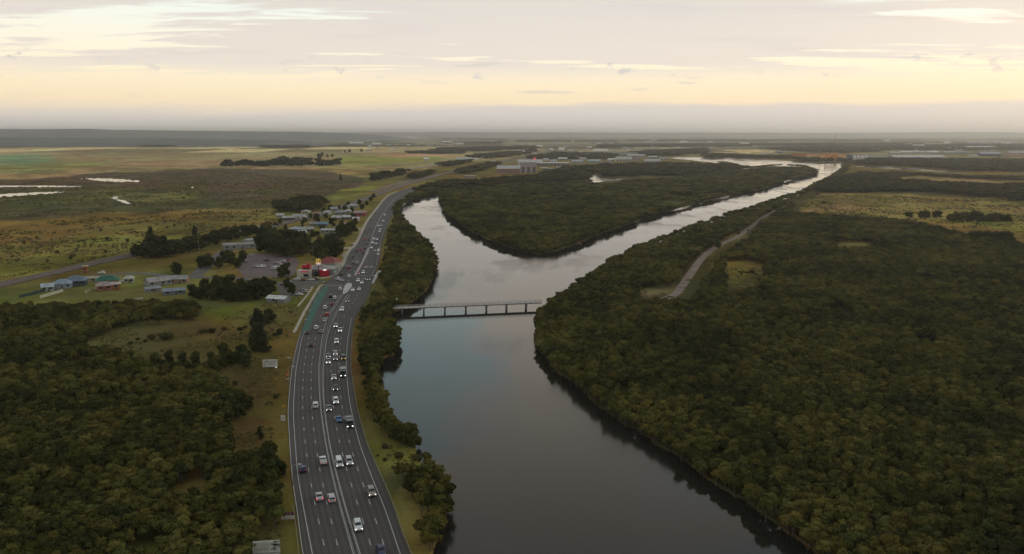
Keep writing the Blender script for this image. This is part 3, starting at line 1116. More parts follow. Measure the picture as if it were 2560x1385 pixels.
guard_rail(ROAD_R, 'long grey guard rail along the river side of the near highway', 790, 1500, dx=2.0)
guard_rail([(769, 911), (750, 918), (734, 926), (719, 934), (712, 940)], 'short guard rail around the roadside bay beside the junction')
guard_rail([(663, 962), (655, 957), (640, 956), (628, 957), (600, 961), (582, 966), (560, 973), (540, 983), (525, 994)], 'guard rail between the far highway and the mangrove bank')
guard_rail([(1500, 762), (1430, 752), (1385, 747), (1330, 741), (1290, 736), (1270, 733)], 'guard rail on the landward verge beside the white billboard')


# ------------------------------------------------------------------ railway, side roads, tracks
def strip_road(name, tbl, w, z, m, parent=None, kind='structure', n=8):
    c = resample(smooth_curve(GA(tbl)[:, :2], n), 5.0)
    o = kerb_strip(c, w, -0.4, z).build(name, m, parent)
    if parent is None:
        tag(o, kind=kind)
    return o, c


M_BALLAST = mat('ballast', (0.115, 0.088, 0.076), 0.95, nscale=0.2, var=0.35)
M_RAIL = mat('rail_steel', (0.25, 0.2, 0.17), 0.4, 0.6)
rail_o, rc = strip_road('railway', RAIL, 15.0, 0.55, M_BALLAST)
dn = np.gradient(rc, axis=0)
dn /= np.linalg.norm(dn, axis=1, keepdims=True)
nn = np.stack([-dn[:, 1], dn[:, 0]], 1)
for off in (-4.5, -0.2, 4.2):
    for g in (-0.72, 0.72):
        kerb_strip(rc + nn * (off + g), 0.14, 0.5, 0.72).build('rail', M_RAIL, rail_o)
M_SIDE = mat('side_road_asphalt', (0.135, 0.12, 0.115), 0.9, nscale=0.1, var=0.25)
strip_road('side_road', SIDE, 7.0, 0.10, M_SIDE)
strip_road('side_road', [(483, 694), (500, 680), (520, 660), (545, 640), (575, 622), (615, 606), (660, 596)], 9.0, 0.12, M_SIDE)
strip_road('side_road', [(960, 437), (1010, 425), (1060, 417), (1110, 409), (1150, 404), (1200, 397), (1260, 389), (1330, 380.5), (1390, 374)], 15.0, 0.5, mat('far_road', (0.30, 0.27, 0.24), 0.9, nscale=0.05))
strip_road('side_road', [(930, 480), (985, 462), (1030, 450), (1090, 438), (1150, 428), (1220, 415), (1300, 399), (1350, 389)], 13.0, 0.62, mat('earthworks', (0.20, 0.14, 0.115), 0.95, nscale=0.05, var=0.3))
M_DIRT = mat('dirt_track', (0.24, 0.175, 0.14), 0.95, nscale=0.15, var=0.3)
strip_road('dirt_track', [(1660, 748), (1690, 734), (1712, 705), (1735, 672), (1760, 640), (1800, 612), (1850, 588), (1885, 560), (1920, 535), (1965, 515)], 6.0, 0.06, M_DIRT)
# restaurant car park
slab('car_park', [(600, 640), (640, 634), (735, 640), (748, 652), (735, 690), (700, 694), (610, 692), (590, 668)], -0.1, 0.09, mat('car_park_asphalt', (0.16, 0.118, 0.11), 0.9, nscale=0.15, var=0.2))
slab('car_park', [(690, 706), (790, 704), (800, 712), (775, 722), (745, 742), (700, 738)], -0.1, 0.08, mat('verge_gravel', (0.12, 0.10, 0.08), 0.95, nscale=0.2, var=0.3))


# ------------------------------------------------------------------ trees
def lobe(mb, c, r, rs, n_leaf, leaf, core=0.86, flat=0.75, mi=0):
    """one rounded clump of foliage: lumpy core plus many small leaf sprays"""
    c = np.array(c, float)
    # core: lumpy icosphere-like shape from a lat/long grid
    nu, nv = 7, 4
    base = len(mb.v)
    pts = []
    for j in range(nv + 1):
        th = math.pi * j / nv
        for i in range(nu):
            ph = 2 * math.pi * (i + 0.5 * (j % 2)) / nu
            k = core * (0.84 + 0.32 * rs.random())
            d = np.array((math.sin(th) * math.cos(ph), math.sin(th) * math.sin(ph), math.cos(th) * flat))
            mb.v.append(tuple(c + d * r * k))
    for j in range(nv):
        for i in range(nu):
            a = base + j * nu + i
            b = base + j * nu + (i + 1) % nu
            mb.f.append((a, b, b + nu, a + nu))
            mb.m.append(mi)
    for _ in range(n_leaf):
        d = rs.normal(size=3)
        d[2] = d[2] + 0.55
        d /= np.linalg.norm(d)
        p = c + d * np.array((1, 1, flat)) * r * (0.86 + 0.26 * rs.random())
        nrm = d + rs.normal(size=3) * 0.45
        nrm /= np.linalg.norm(nrm)
        a = np.cross(nrm, rs.normal(size=3))
        a /= np.linalg.norm(a) + 1e-9
        b = np.cross(nrm, a)
        s = leaf * (0.6 + 0.8 * rs.random())
        mb.quad(p - a * s - b * s * .2, p - b * s * .6, p + a * s + b * s * .2, p + b * s * .7, mi)


def crown_mangrove(rs, leaf=0.42, nl=34):
    """spreading low crown about 5.4 m across, 6 m tall, on several lobes"""
    mb = MB()
    lobe(mb, (0, 0, 4.1), 1.9, rs, nl + 10, leaf, flat=0.72)
    n = int(rs.integers(4, 7))
    for k in range(n):
        t = 2 * math.pi * k / n + rs.random() * 0.8
        q = 1.25 + 0.7 * rs.random()
        lobe(mb, (q * math.cos(t), q * math.sin(t), 3.1 + 1.5 * rs.random()), 1.05 + 0.55 * rs.random(), rs, nl, leaf, flat=0.75)
    return mb


def crown_casuarina(rs):
    """tall ragged feathery crown, unit about 12 m tall"""
    mb = MB()
    lean = rs.normal(size=2) * 0.08
    z = 1.2
    while z < 11.0:
        w = (1.7 + 0.7 * math.sin(math.pi * min(1, z / 9.0))) * math.sqrt(max(0.05, 1 - (z / 12.0) ** 3)) * (0.7 + 0.6 * rs.random()) + 0.2
        m = 3 if w > 0.9 else 1
        for k in range(m):
            t = rs.random() * 6.28
            q = w * 0.75 * rs.random() if m > 1 else 0
            lobe(mb, (q * math.cos(t) + lean[0] * z, q * math.sin(t) + lean[1] * z, z + rs.random() * 0.7), w * (0.38 + 0.3 * rs.random()), rs, 24, 0.42, core=0.66, flat=1.35)
        z += 0.95
    return mb


def crown_broad(rs):
    """big rounded crown, unit about 12 m tall and 11 m wide"""
    mb = MB()
    lobe(mb, (0, 0, 7.8), 3.0, rs, 60, 0.6, flat=1.0)
    lobe(mb, (0, 0, 4.0), 2.7, rs, 50, 0.6, flat=1.1)
    for k in range(13):
        t = 2 * math.pi * k / 13 * 1.62
        q = 2.0 + 2.0 * rs.random()
        lobe(mb, (q * math.cos(t), q * math.sin(t), (2.0 + 2.2 * rs.random()) if k % 3 == 0 else (4.2 + 5.0 * rs.random())), 1.5 + 1.0 * rs.random(), rs, 34, 0.55, flat=0.85)
    return mb


def crown_shrub(rs):
    mb = MB()
    for k in range(4):
        t = rs.random() * 6.28
        q = 0.7 * rs.random()
        lobe(mb, (q * math.cos(t), q * math.sin(t), 0.9 + 0.8 * rs.random()), 0.8 + 0.3 * rs.random(), rs, 16, 0.3, flat=1.0)
    return mb


def trunk_mb(rs, h, r, limbs=4, spread=1.6):
    mb = MB()
    lean = rs.normal(size=2) * 0.12 * h
    top = np.array((lean[0], lean[1], h))
    mb.tube([(0, 0, -0.4), tuple(top * (0.4, 0.4, 0.45)), tuple(top)], [r * 1.25, r * 0.85, r * 0.45], 6)
    for k in range(limbs):
        t = 2 * math.pi * k / limbs + rs.random()
        b = top * (0.35 + 0.35 * rs.random())
        e = b + np.array((math.cos(t) * spread, math.sin(t) * spread, h * 0.42))
        mb.tube([tuple(b), tuple((b + e) / 2 + (0, 0, -0.1 * h)), tuple(e)], [r * 0.55, r * 0.4, r * 0.2], 5)
    return mb


KINDS = {}


def make_kind(key, crown_fn, n, leafmat, th, tr, limbs, spread):
    lst = []
    for k in range(n):
        rs = np.random.default_rng(1000 + 37 * k + sum(map(ord, key)))
        c = crown_fn(rs)
        t = trunk_mb(rs, th, tr, limbs, spread)
        both = MB()
        both.v = c.v + t.v
        off = len(c.v)
        both.f = c.f + [tuple(i + off for i in f) for f in t.f]
        both.m = [0] * len(c.f) + [1] * len(t.f)
        lst.append((c.mesh(key + '_crown', leafmat), t.mesh(key + '_trunk', M_BARK), both.mesh(key + '_tree', [leafmat, M_BARK])))
    KINDS[key] = lst


make_kind('mangrove', crown_mangrove, 6, M_MANG, 3.6, 0.16, 5, 1.3)
make_kind('casuarina', crown_casuarina, 4, M_CAS, 10.5, 0.22, 3, 1.0)
make_kind('broad', crown_broad, 4, M_BROAD, 6.5, 0.38, 5, 2.6)
make_kind('shrub', crown_shrub, 3, M_SHRUB, 1.0, 0.07, 3, 0.5)
make_kind('wood', lambda rs: crown_mangrove(rs, 0.55, 16), 4, M_WOOD, 3.6, 0.16, 2, 1.3)


def plant(key, name, loc, scale, rz, label, cat='tree', group=None, k=None):
    lst = KINDS[key]
    c, t, _ = lst[(k if k is not None else random.randrange(len(lst)))]
    e = thing(name, label, cat, loc, rz, group)
    e.scale = scale
    link('crown', c, e)
    link('trunk', t, e)
    return e


def scatter(polys, holes, spacing_fn, seed, jitter=0.42, edge=True):
    """points on the ground inside any polygon (photo points), spacing growing with distance"""
    rs = np.random.default_rng(seed)
    allp = np.vstack([np.array(p, float) for p in polys])
    y0, y1 = allp[:, 1].min(), allp[:, 1].max()
    out = []
    Ynear = unproject_arr(np.array([1280.0]), np.array([min(y1, 1900.0)]))[1][0]
    Yfar = unproject_arr(np.array([1280.0]), np.array([max(y0, 336.0)]))[1][0]
    Y = Ynear
    while Y < Yfar:
        sp = spacing_fn(Y)
        pxs = allp[:, 0]
        xa = (pxs.min() - 1280) / FPX * Y * 1.04 - 5
        xb = (pxs.max() - 1280) / FPX * Y * 1.04 + 5
        lim = 0.80 * Y
        xa, xb = max(xa, -lim), min(xb, lim)
        if xb > xa:
            x = np.arange(xa, xb, sp)
            x = x + rs.uniform(-jitter, jitter, len(x)) * sp * 1.4
            y = Y + rs.uniform(-jitter, jitter, len(x)) * sp * 1.4
            out.append(np.stack([x, y, np.full(len(x), sp)], 1))
        Y += sp * 0.92
    P = np.vstack(out)
    w = np.clip(P[:, 1] * 0.006, 1.0, 20)
    nx = (fbm(P[:, 0] / (w * 5), P[:, 1] / (w * 5), seed + 5) - 0.5) * 3 * w
    ny = (fbm(P[:, 0] / (w * 5), P[:, 1] / (w * 5), seed + 8) - 0.5) * 5 * w
    px, py = project(P[:, 0] + nx, P[:, 1] + ny)
    qx, qy = project(P[:, 0], P[:, 1])
    m = np.zeros(len(P), bool)
    for p in polys:
        m |= inside(px, py, p)
    for h in holes:
        m &= ~inside(px, py, h)
    m &= ~in_water(qx, qy)
    m &= ~in_pond(qx, qy)
    m &= ~in_road(qx, qy, 5.0)
    return P[m], qx[m], qy[m]


FOREST_POLYS = [
    # east bank
    [(1340, 860), (1340, 800), (1360, 765), (1430, 735), (1500, 690), (1560, 655), (1610, 628), (1680, 602), (1760, 572), (1850, 542), (1940, 512), (1990, 498), (1975, 540),
     (2090, 548), (2180, 552), (2300, 566), (2420, 598), (2560, 622), (2900, 660), (3700, 800), (3700, 1700), (2300, 1700), (2150, 1500), (2040, 1385), (1980, 1338), (1840, 1240),
     (1700, 1148), (1530, 1043), (1450, 975), (1385, 925), (1350, 880)],
    # west wood
    [(-900, 900), (-300, 800), (0, 782), (200, 776), (330, 772), (440, 766), (490, 772), (478, 806), (400, 812), (300, 818), (215, 862), (240, 888), (330, 905), (400, 938), (530, 958),
     (560, 985), (620, 1000), (630, 1030), (565, 1062), (560, 1090), (585, 1120), (600, 1160), (640, 1150), (660, 1140), (705, 1150), (712, 1200), (722, 1240), (722, 1290), (700, 1310),
     (690, 1340), (640, 1360), (630, 1420), (700, 1500), (700, 1700), (-1200, 1700)],
    # between highway and river
    [(950, 700), (962, 640), (968, 590), (990, 552), (1004, 556), (1034, 590), (1070, 625), (1088, 655), (1086, 692), (1064, 732), (1030, 756), (975, 775), (962, 760), (930, 745), (925, 770), (895, 800), (888, 830),
     (894, 880), (900, 930), (908, 1000), (922, 1060), (940, 1100), (990, 1104), (1040, 1116), (1046, 1100), (1026, 1084), (992, 1080), (966, 1035), (954, 985), (948, 940), (950, 908), (994, 890), (1000, 850), (972, 815), (978, 780)],
    [(975, 1225), (1000, 1192), (1060, 1185), (1090, 1200), (1105, 1225), (1110, 1275), (1100, 1325), (1085, 1385), (1065, 1480), (1040, 1480), (1022, 1370), (1000, 1300), (985, 1260)],
    # island
    [(1106, 500), (1108, 484), (1180, 470), (1330, 462), (1470, 462), (1600, 455), (1700, 445), (1820, 430), (1940, 420), (2010, 420), (2034, 430), (1962, 452), (1900, 472), (1800, 492), (1720, 512), (1640, 534), (1560, 562),
     (1470, 595), (1390, 625), (1350, 633), (1320, 630), (1250, 609), (1180, 578), (1120, 536)],
    # bank at the head of the bay
    [(1004, 508), (1000, 500), (1030, 484), (1060, 476), (1106, 474), (1108, 482), (1070, 486), (1035, 496)],
]
HOLES = [
    [(1806, 655), (1860, 650), (1918, 664), (1915, 705), (1862, 742), (1806, 748)],
    [(1600, 722), (1680, 716), (1700, 690), (1722, 655), (1750, 628), (1800, 600), (1850, 578), (1886, 556), (1922, 536), (1975, 508), (1990, 512), (1944, 540), (1905, 566), (1885, 592), (1848, 624), (1798, 654), (1770, 690),
     (1746, 726), (1722, 768), (1600, 766)],
    [(2060, 626), (2104, 604), (2180, 606), (2212, 622), (2150, 634), (2110, 630)],
    [(2070, 772), (2105, 766), (2150, 806), (2125, 820)],
    [(2300, 690), (2380, 706), (2376, 728), (2296, 708)],
    [(2520, 770), (2545, 765), (2550, 815), (2525, 812)],
    [(640, 1330), (705, 1320), (760, 1385), (760, 1500), (640, 1500)],
    [(920, 1104), (1010, 1102), (1048, 1122), (1052, 1152), (1078, 1176), (1030, 1190), (985, 1195), (945, 1160)],
]


def near_spacing(Y):
    return max(3.25, Y * 0.0066)


P, qx, qy = scatter(FOREST_POLYS, HOLES, near_spacing, 5)
# thin the island interior and edges of the woods for gaps
gap = fbm(P[:, 0] / 22, P[:, 1] / 22, 301, 3)
isl = (qx > 1100) & (qx < 2040) & (qy < 520)
keep = (gap > 0.24) & ~(isl & (fbm(P[:, 0] / 60, P[:, 1] / 60, 321, 3) < 0.40))
P, qx, qy = P[keep], qx[keep], qy[keep]
# mangroves leaning over the very edge of the water
bank = resample(GA([p for p in WATER_POLYS[0] if p[1] < 1450])[:, :2], 2.4)
bx_, by_ = project(bank[:, 0], bank[:, 1])
grass = inside(bx_, by_, [(1000, 1098), (1060, 1090), (1120, 1180), (1060, 1190), (990, 1195)])
spb = np.maximum(3.2, bank[:, 1] * 0.0066)
pick = (rng.random(len(bank)) < 2.4 / spb * 1.25) & ~grass & (by_ > 408) & ~((by_ > 1380) & (bx_ > 1070) & (bx_ < 2050))
bank, bx_, by_, spb = bank[pick], bx_[pick], by_[pick], spb[pick]
bank = bank + rng.normal(0, 0.9, bank.shape)
P = np.vstack([P, np.c_[bank, spb * 0.95]])
qx, qy = np.r_[qx, bx_], np.r_[qy, by_]
rsf = np.random.default_rng(77)
vis = (qx > 10) & (qx < 2550) & (qy < 1400)
order = np.argsort(P[:, 1] + (~vis) * 1e6)
ind = np.zeros(len(P), bool)
ind[order[:290]] = True
hs = 0.84 + 0.40 * rsf.random(len(P)) ** 1.5 + 0.40 * (fbm(P[:, 0] / 30, P[:, 1] / 30, 211) - 0.5)
ws = P[:, 2] / 3.9 * (0.78 + 0.62 * rsf.random(len(P)) ** 1.6)
hs = np.where(P[:, 1] > 600, hs * 1.1, hs)
for i in np.flatnonzero(ind):
    side = 'west' if qx[i] < 760 else ('strip' if qx[i] < 1300 else 'east')
    lab = {'west': ('mangrove tree with rounded olive crown in the wood left of the highway', 'mangroves left of the highway'),
           'strip': ('mangrove tree in the narrow belt between highway and river', 'mangroves between highway and river'),
           'east': ('mangrove tree with rounded olive crown in the forest right of the river', 'mangroves right of the river')}[side]
    plant('mangrove', 'mangrove_tree', (P[i, 0], P[i, 1], -0.1), (ws[i], ws[i], hs[i]), rsf.random() * 6.28, lab[0], 'tree', lab[1])


def instancer(name, pts, sxy, sz, rot, idx, meshes, label):
    """one countless mass: prototypes instanced on points by geometry nodes"""
    coll = bpy.data.collections.new(name + '_prototypes')
    for k, me in enumerate(meshes):
        coll.objects.link(bpy.data.objects.new(f'{name}_prototype_{k:02d}', me))
    me = bpy.data.meshes.new(name)
    me.vertices.add(len(pts))
    me.vertices.foreach_set('co', pts.astype(np.float32).ravel())
    a = me.attributes.new('isc', 'FLOAT_VECTOR', 'POINT')
    a.data.foreach_set('vector', np.stack([sxy, sxy, sz], 1).astype(np.float32).ravel())
    a = me.attributes.new('irot', 'FLOAT_VECTOR', 'POINT')
    a.data.foreach_set('vector', np.stack([rot * 0, rot * 0, rot], 1).astype(np.float32).ravel())
    a = me.attributes.new('iidx', 'INT', 'POINT')
    a.data.foreach_set('value', idx.astype(np.int32))
    me.update()
    o = link(name, me)
    ng = bpy.data.node_groups.new(name + '_nodes', 'GeometryNodeTree')
    ng.interface.new_socket('Geometry', in_out='INPUT', socket_type='NodeSocketGeometry')
    ng.interface.new_socket('Geometry', in_out='OUTPUT', socket_type='NodeSocketGeometry')
    gi = ng.nodes.new('NodeGroupInput')
    go = ng.nodes.new('NodeGroupOutput')
    ci = ng.nodes.new('GeometryNodeCollectionInfo')
    ci.inputs['Collection'].default_value = coll
    ci.inputs['Separate Children'].default_value = True
    ci.inputs['Reset Children'].default_value = True
    ip = ng.nodes.new('GeometryNodeInstanceOnPoints')
    ip.inputs['Pick Instance'].default_value = True

    def attr(n, t):
        q = ng.nodes.new('GeometryNodeInputNamedAttribute')
        q.data_type = t
        q.inputs['Name'].default_value = n
        return q.outputs['Attribute']
    ng.links.new(gi.outputs[0], ip.inputs['Points'])
    ng.links.new(ci.outputs[0], ip.inputs['Instance'])
    ng.links.new(attr('iidx', 'INT'), ip.inputs['Instance Index'])
    ng.links.new(attr('irot', 'FLOAT_VECTOR'), ip.inputs['Rotation'])
    ng.links.new(attr('isc', 'FLOAT_VECTOR'), ip.inputs['Scale'])
    ng.links.new(ip.outputs[0], go.inputs[0])
    md = o.modifiers.new('instances', 'NODES')
    md.node_group = ng
    tag(o, label, kind='stuff')
    return o


st = ~ind
n = int(st.sum())
instancer('mangrove_forest', np.c_[P[st, 0], P[st, 1], np.full(n, -0.1)], ws[st], hs[st], rsf.random(n) * 6.28, rsf.integers(0, 6, n),
          [k[2] for k in KINDS['mangrove']], 'dense olive mangrove forest covering both banks and the island')

# far woods and tree belts: one mass of countless trees
WOODS = [
    [(2040, 478), (2060, 462), (2100, 448), (2160, 446), (2250, 458), (2400, 468), (2560, 470), (2900, 476), (2900, 512), (2560, 504), (2420, 490), (2330, 482), (2200, 480), (2080, 484)],
    [(2100, 446), (2130, 434), (2230, 433), (2330, 438), (2420, 443), (2900, 450), (2900, 456), (2480, 450), (2300, 441), (2170, 443)],
    [(2120, 411), (2160, 400), (2300, 401), (2440, 402), (2900, 406), (2900, 436), (2420, 428), (2330, 421), (2230, 415)],
    [(1990, 408), (1990, 399), (2060, 399), (2120, 402), (2120, 405), (2050, 404)],
    [(1100, 472), (1110, 459), (1200, 458), (1330, 446), (1420, 438), (1476, 440), (1476, 449), (1380, 457), (1250, 464)],
    [(1350, 438), (1430, 421), (1540, 415), (1680, 412), (1850, 418), (1880, 424), (1820, 432), (1700, 442), (1600, 438), (1510, 444), (1490, 432)],
    [(990, 495), (1000, 484), (1050, 470), (1110, 460), (1110, 476), (1060, 476), (1015, 494)],
    [(925, 447), (930, 436), (980, 428), (1020, 430), (1010, 446), (960, 456)],
    [(1370, 400), (1380, 384), (1480, 386), (1545, 388), (1530, 398), (1480, 397)],
    [(1560, 384), (1760, 372), (1760, 384), (1680, 390), (1600, 390)],
    [(1760, 393), (1760, 386), (1900, 391), (1990, 394), (1990, 398), (1900, 396)],
    [(1170, 394), (1200, 388), (1340, 376), (1340, 382), (1230, 397)],
    [(1060, 372), (1220, 368), (1340, 366), (1340, 372), (1200, 378), (1080, 378)],
    [(-900, 366), (0, 364), (300, 361), (480, 363), (480, 367), (300, 367), (0, 370), (-900, 374)],
    [(560, 366), (800, 364), (1080, 368), (1080, 372), (800, 370), (560, 369)],
    [(2100, 384), (2120, 368), (2400, 362), (2900, 362), (2900, 378), (2560, 374), (2400, 377), (2230, 376)],
    [(1900, 372), (2100, 366), (2100, 382), (2000, 380)],
    [(1500, 364), (1760, 360), (2300, 358), (2300, 362), (1760, 367), (1500, 369)],
    [(1010, 446), (1060, 436), (1090, 430), (1080, 442), (1040, 452)],
    [(1130, 428), (1200, 416), (1250, 408), (1240, 416), (1190, 430), (1150, 436)],
    [(1100, 412), (1150, 408), (1180, 404), (1150, 412), (1110, 418)],
    [(1310, 398), (1360, 390), (1375, 394), (1340, 402)],
    [(900, 388), (930, 381), (1050, 380), (1150, 382), (1150, 385), (1000, 384), (930, 386)],
    [(560, 358), (900, 357), (1250, 357), (1250, 359.5), (900, 360), (560, 361)],
    [(1250, 352), (1700, 350), (2200, 350), (2200, 353), (1700, 353.5), (1250, 355)],
    [(900, 348), (1300, 347), (1300, 349), (900, 350.5)],
    [(680, 522), (760, 505), (850, 500), (890, 496), (850, 512), (760, 532), (700, 530)],
    [(870, 505), (920, 492), (960, 482), (975, 478), (945, 500), (915, 520), (880, 520)],
]
WP, wqx, wqy = scatter(WOODS, [], lambda Y: max(6.0, Y * 0.0075), 91)
g2 = fbm(WP[:, 0] / (WP[:, 2] * 7), WP[:, 1] / (WP[:, 2] * 7), 401, 3)
m = (g2 > np.where((wqy < 362) | ((wqx < 1100) & (wqy < 376)), 0.48, 0.30)) & ~near_curve(wqx, wqy, RAIL, 14) & ~near_curve(wqx, wqy, [(960, 437), (1060, 417), (1150, 404), (1260, 389), (1390, 374)], 16)
WP, wqx, wqy = WP[m], wqx[m], wqy[m]
n = len(WP)
instancer('distant_woodland', np.c_[WP[:, 0], WP[:, 1], np.zeros(n)], WP[:, 2] / 3.9 * (0.8 + 0.5 * rsf.random(n)), (1.2 + 0.9 * rsf.random(n)) * np.where((wqy > 428) & (wqy < 452) & (wqx > 2090), 0.6, 1.0), rsf.random(n) * 6.28,
          rsf.integers(0, 4, n), [k[2] for k in KINDS['wood']], 'far-off dark woods and tree belts across the flood plain')
print('FOREST', len(P), 'WOODS', n)


# rough grass, reeds and low scrub on the open ground: countless tufts
M_TUFT = foliage('tuft_straw', (0.09, 0.080, 0.026), (0.165, 0.135, 0.045), (0.26, 0.205, 0.08))


def tuft(rs):
    mb = MB()
    for k in range(3):
        t = rs.random() * 6.28
        q = 0.9 * rs.random()
        lobe(mb, (q * math.cos(t), q * math.sin(t), 0.25), 0.5 + 0.4 * rs.random(), rs, 12, 0.26, core=0.8, flat=0.7)
    return mb


TUFTS = [tuft(np.random.default_rng(60 + k)).mesh('tuft', M_TUFT) for k in range(3)]
OPEN = [
    [(480, 770), (750, 745), (722, 860), (712, 1000), (716, 1150), (732, 1250), (745, 1400), (690, 1400), (600, 1200), (560, 1080), (600, 1000), (520, 940), (300, 900), (215, 850), (330, 815)],
    [(900, 1100), (1045, 1105), (1050, 1150), (1085, 1180), (1000, 1260), (960, 1200), (930, 1130)],
    [(-900, 760), (0, 560), (330, 535), (740, 524), (640, 578), (420, 602), (330, 630), (0, 700), (-900, 900)],
    [(-900, 560), (0, 455), (560, 425), (900, 455), (740, 518), (330, 530), (0, 548), (-900, 640)],
    [(1985, 512), (2050, 486), (2400, 494), (2900, 512), (2900, 640), (2560, 612), (2300, 560), (2090, 543)],
    [(1806, 660), (1910, 660), (1862, 742), (1806, 740)], [(1600, 720), (1722, 720), (1722, 760), (1600, 760)],
    [(1900, 1500), (1901, 1500), (1901, 1501)]]
TP, tqx, tqy = scatter(OPEN, [], lambda Y: max(2.0, Y * 0.0058), 191)
cl = fbm(TP[:, 0] / 14, TP[:, 1] / 14, 511, 4) * 0.6 + fbm(TP[:, 0] / 60, TP[:, 1] / 60, 517, 3) * 0.4
m = (cl > np.where(tqy > 740, 0.43, 0.50)) & ~near_curve(tqx, tqy, RAIL, 9) & ~near_curve(tqx, tqy, SIDE, 5)
TP = TP[m]
n = len(TP)
instancer('rough_grass', np.c_[TP[:, 0], TP[:, 1], np.full(n, -0.05)], TP[:, 2] / 2.4 * (0.4 + 0.8 * rsf.random(n) ** 2), (0.35 + 0.9 * rsf.random(n) ** 2) * np.clip(TP[:, 2] / 3.5, 0.7, 1.5), rsf.random(n) * 6.28,
          rsf.integers(0, 3, n), TUFTS, 'tufts of rough straw-coloured grass and scrub on the open ground')

# ------------------------------------------------------------------ single trees
def tree_at(kind, name, x, y, h, label, group=None, wide=1.0, cat='tree'):
    ref = {'casuarina': 12.0, 'broad': 11.5, 'mangrove': 6.0, 'shrub': 2.2, 'wood': 6.0}[kind]
    p = G(x, y)
    s = h / ref
    return plant(kind, name, (p[0], p[1], -0.05), (s * wide, s * wide, s), random.random() * 6.28, label, cat, group)


def row(kind, name, pts, h, label, group, wide=1.0, cat='tree'):
    for k, (x, y) in enumerate(pts):
        tree_at(kind, name, x + random.uniform(-2, 2), y, h * ((0.70 + 0.5 * random.random()) if kind != 'shrub' else (0.4 + 0.9 * random.random() ** 2)), label, group, wide * (0.9 + 0.2 * random.random()), cat)


row('broad', 'broad_tree', [(662, 632), (682, 636), (704, 640), (728, 642), (752, 640), (764, 630), (690, 618), (716, 612), (742, 614), (655, 612), (672, 600)], 16.5,
    'big dark rounded tree in the clump behind the restaurant car park', 'dark trees behind the restaurant car park', 1.0)
row('broad', 'broad_tree', [(796, 648), (812, 650), (830, 648), (842, 638), (802, 628), (824, 624), (838, 616)], 15.0,
    'dark broad tree in the clump above the red hipped roof', 'dark trees above the red roof', 0.95)
row('broad', 'broad_tree', [(852, 596), (866, 592), (878, 586), (846, 585)], 13.0, 'green broad tree among the village houses beside the highway', 'village trees', 0.9)
row('broad', 'garden_tree', [(700, 560), (712, 572), (757, 561), (763, 556), (790, 549), (795, 557), (815, 546), (829, 561), (836, 567), (853, 567), (884, 549), (889, 560), (880, 531), (865, 526), (846, 523), (825, 526), (808, 531),
    (906, 523), (916, 513), (900, 511), (700, 586), (716, 593), (780, 593), (795, 589), (690, 571), (760, 590), (808, 580), (756, 572), (838, 553), (776, 545), (870, 515), (926, 503), (935, 495), (800, 518), (770, 528)], 7.0,
    'small garden tree between the village houses', 'garden trees of the village', 1.0)
row('broad', 'broad_tree', [(342, 640), (362, 644), (384, 645), (404, 643), (426, 641), (447, 634), (470, 630), (494, 626), (516, 616), (540, 610), (566, 603), (590, 597), (614, 592), (636, 588), (410, 628), (386, 632)], 14.5,
    'dark tree in the long belt beside the railway', 'tree belt beside the railway', 1.15)
row('casuarina', 'casuarina_tree', [(372, 628), (496, 610)], 20, 'tall narrow tree standing above the railway tree belt', 'tall narrow trees in the belt')
row('broad', 'broad_tree', [(437, 684), (446, 686)], 12.5, 'tall dark tree pair alone on the green below the railway', 'tree pair on the green', 0.8)
row('broad', 'broad_tree', [(504, 671), (524, 669), (548, 671), (574, 664), (594, 671), (560, 656), (610, 655)], 11.5, 'dark tree in the group at the edge of the car park', 'trees at the car park edge', 0.85)
row('broad', 'casuarina_tree', [(484, 744), (500, 750), (518, 746), (536, 752), (554, 748), (572, 754), (590, 750), (608, 753), (626, 748), (644, 748), (660, 740), (676, 735), (510, 728), (540, 730), (575, 728), (606, 728), (636, 724), (662, 722)], 11.0,
    'dark feathery casuarina in the thicket below the restaurant', 'casuarina thicket', 0.95)
row('broad', 'broad_tree', [(728, 737), (720, 722), (704, 694), (716, 690)], 10.0, 'ragged dark tree beside the white roofed shed', 'trees beside the white shed', 0.75)
row('casuarina', 'casuarina_tree', [(636, 872), (648, 878), (658, 880), (642, 840), (652, 836), (646, 858)], 12.5, 'tall dark casuarina in the upright clump above the white billboard', 'casuarinas above the billboard', 1.25)
row('broad', 'broad_tree', [(668, 812), (674, 806)], 7.0, 'low round tree beside the tall casuarina clump', 'low trees by the clump', 0.9)
row('broad', 'casuarina_tree', [(392, 918), (410, 926), (430, 930), (450, 934), (472, 938), (494, 940), (516, 940), (538, 932), (556, 922), (574, 914), (592, 908), (608, 902), (615, 918), (424, 906), (458, 912), (490, 914), (528, 908), (560, 900)], 7.0,
    'thin dark casuarina in the scrubby group on the brown clearing', 'scrubby casuarinas on the clearing', 0.85)
row('broad', 'broad_tree', [(546, 1046), (572, 1052), (598, 1046), (566, 1028), (594, 1022), (616, 1024)], 7.5, 'round dark tree in the isolated clump at the wood edge', 'isolated clump at the wood edge', 1.0)
row('broad', 'broad_tree', [(655, 1196), (680, 1200), (698, 1192), (672, 1170)], 6.5, 'dark round tree beside the highway shoulder above the red sign', 'roadside trees above the red sign', 1.0)
row('casuarina', 'casuarina_tree', [(652, 1096)], 5.5, 'small upright tree alone on the brown verge of the highway', None, 1.2)
row('mangrove', 'riverside_tree', [(1068, 1168)], 4.6, 'small lone tree leaning over the water at the grassy bank', None, 0.75)
row('broad', 'riverside_tree', [(1006, 1104), (1022, 1112), (1036, 1118), (984, 1098)], 7.0, 'dark rounded tree on the bank above the grassy point', 'trees above the grassy point', 0.9)
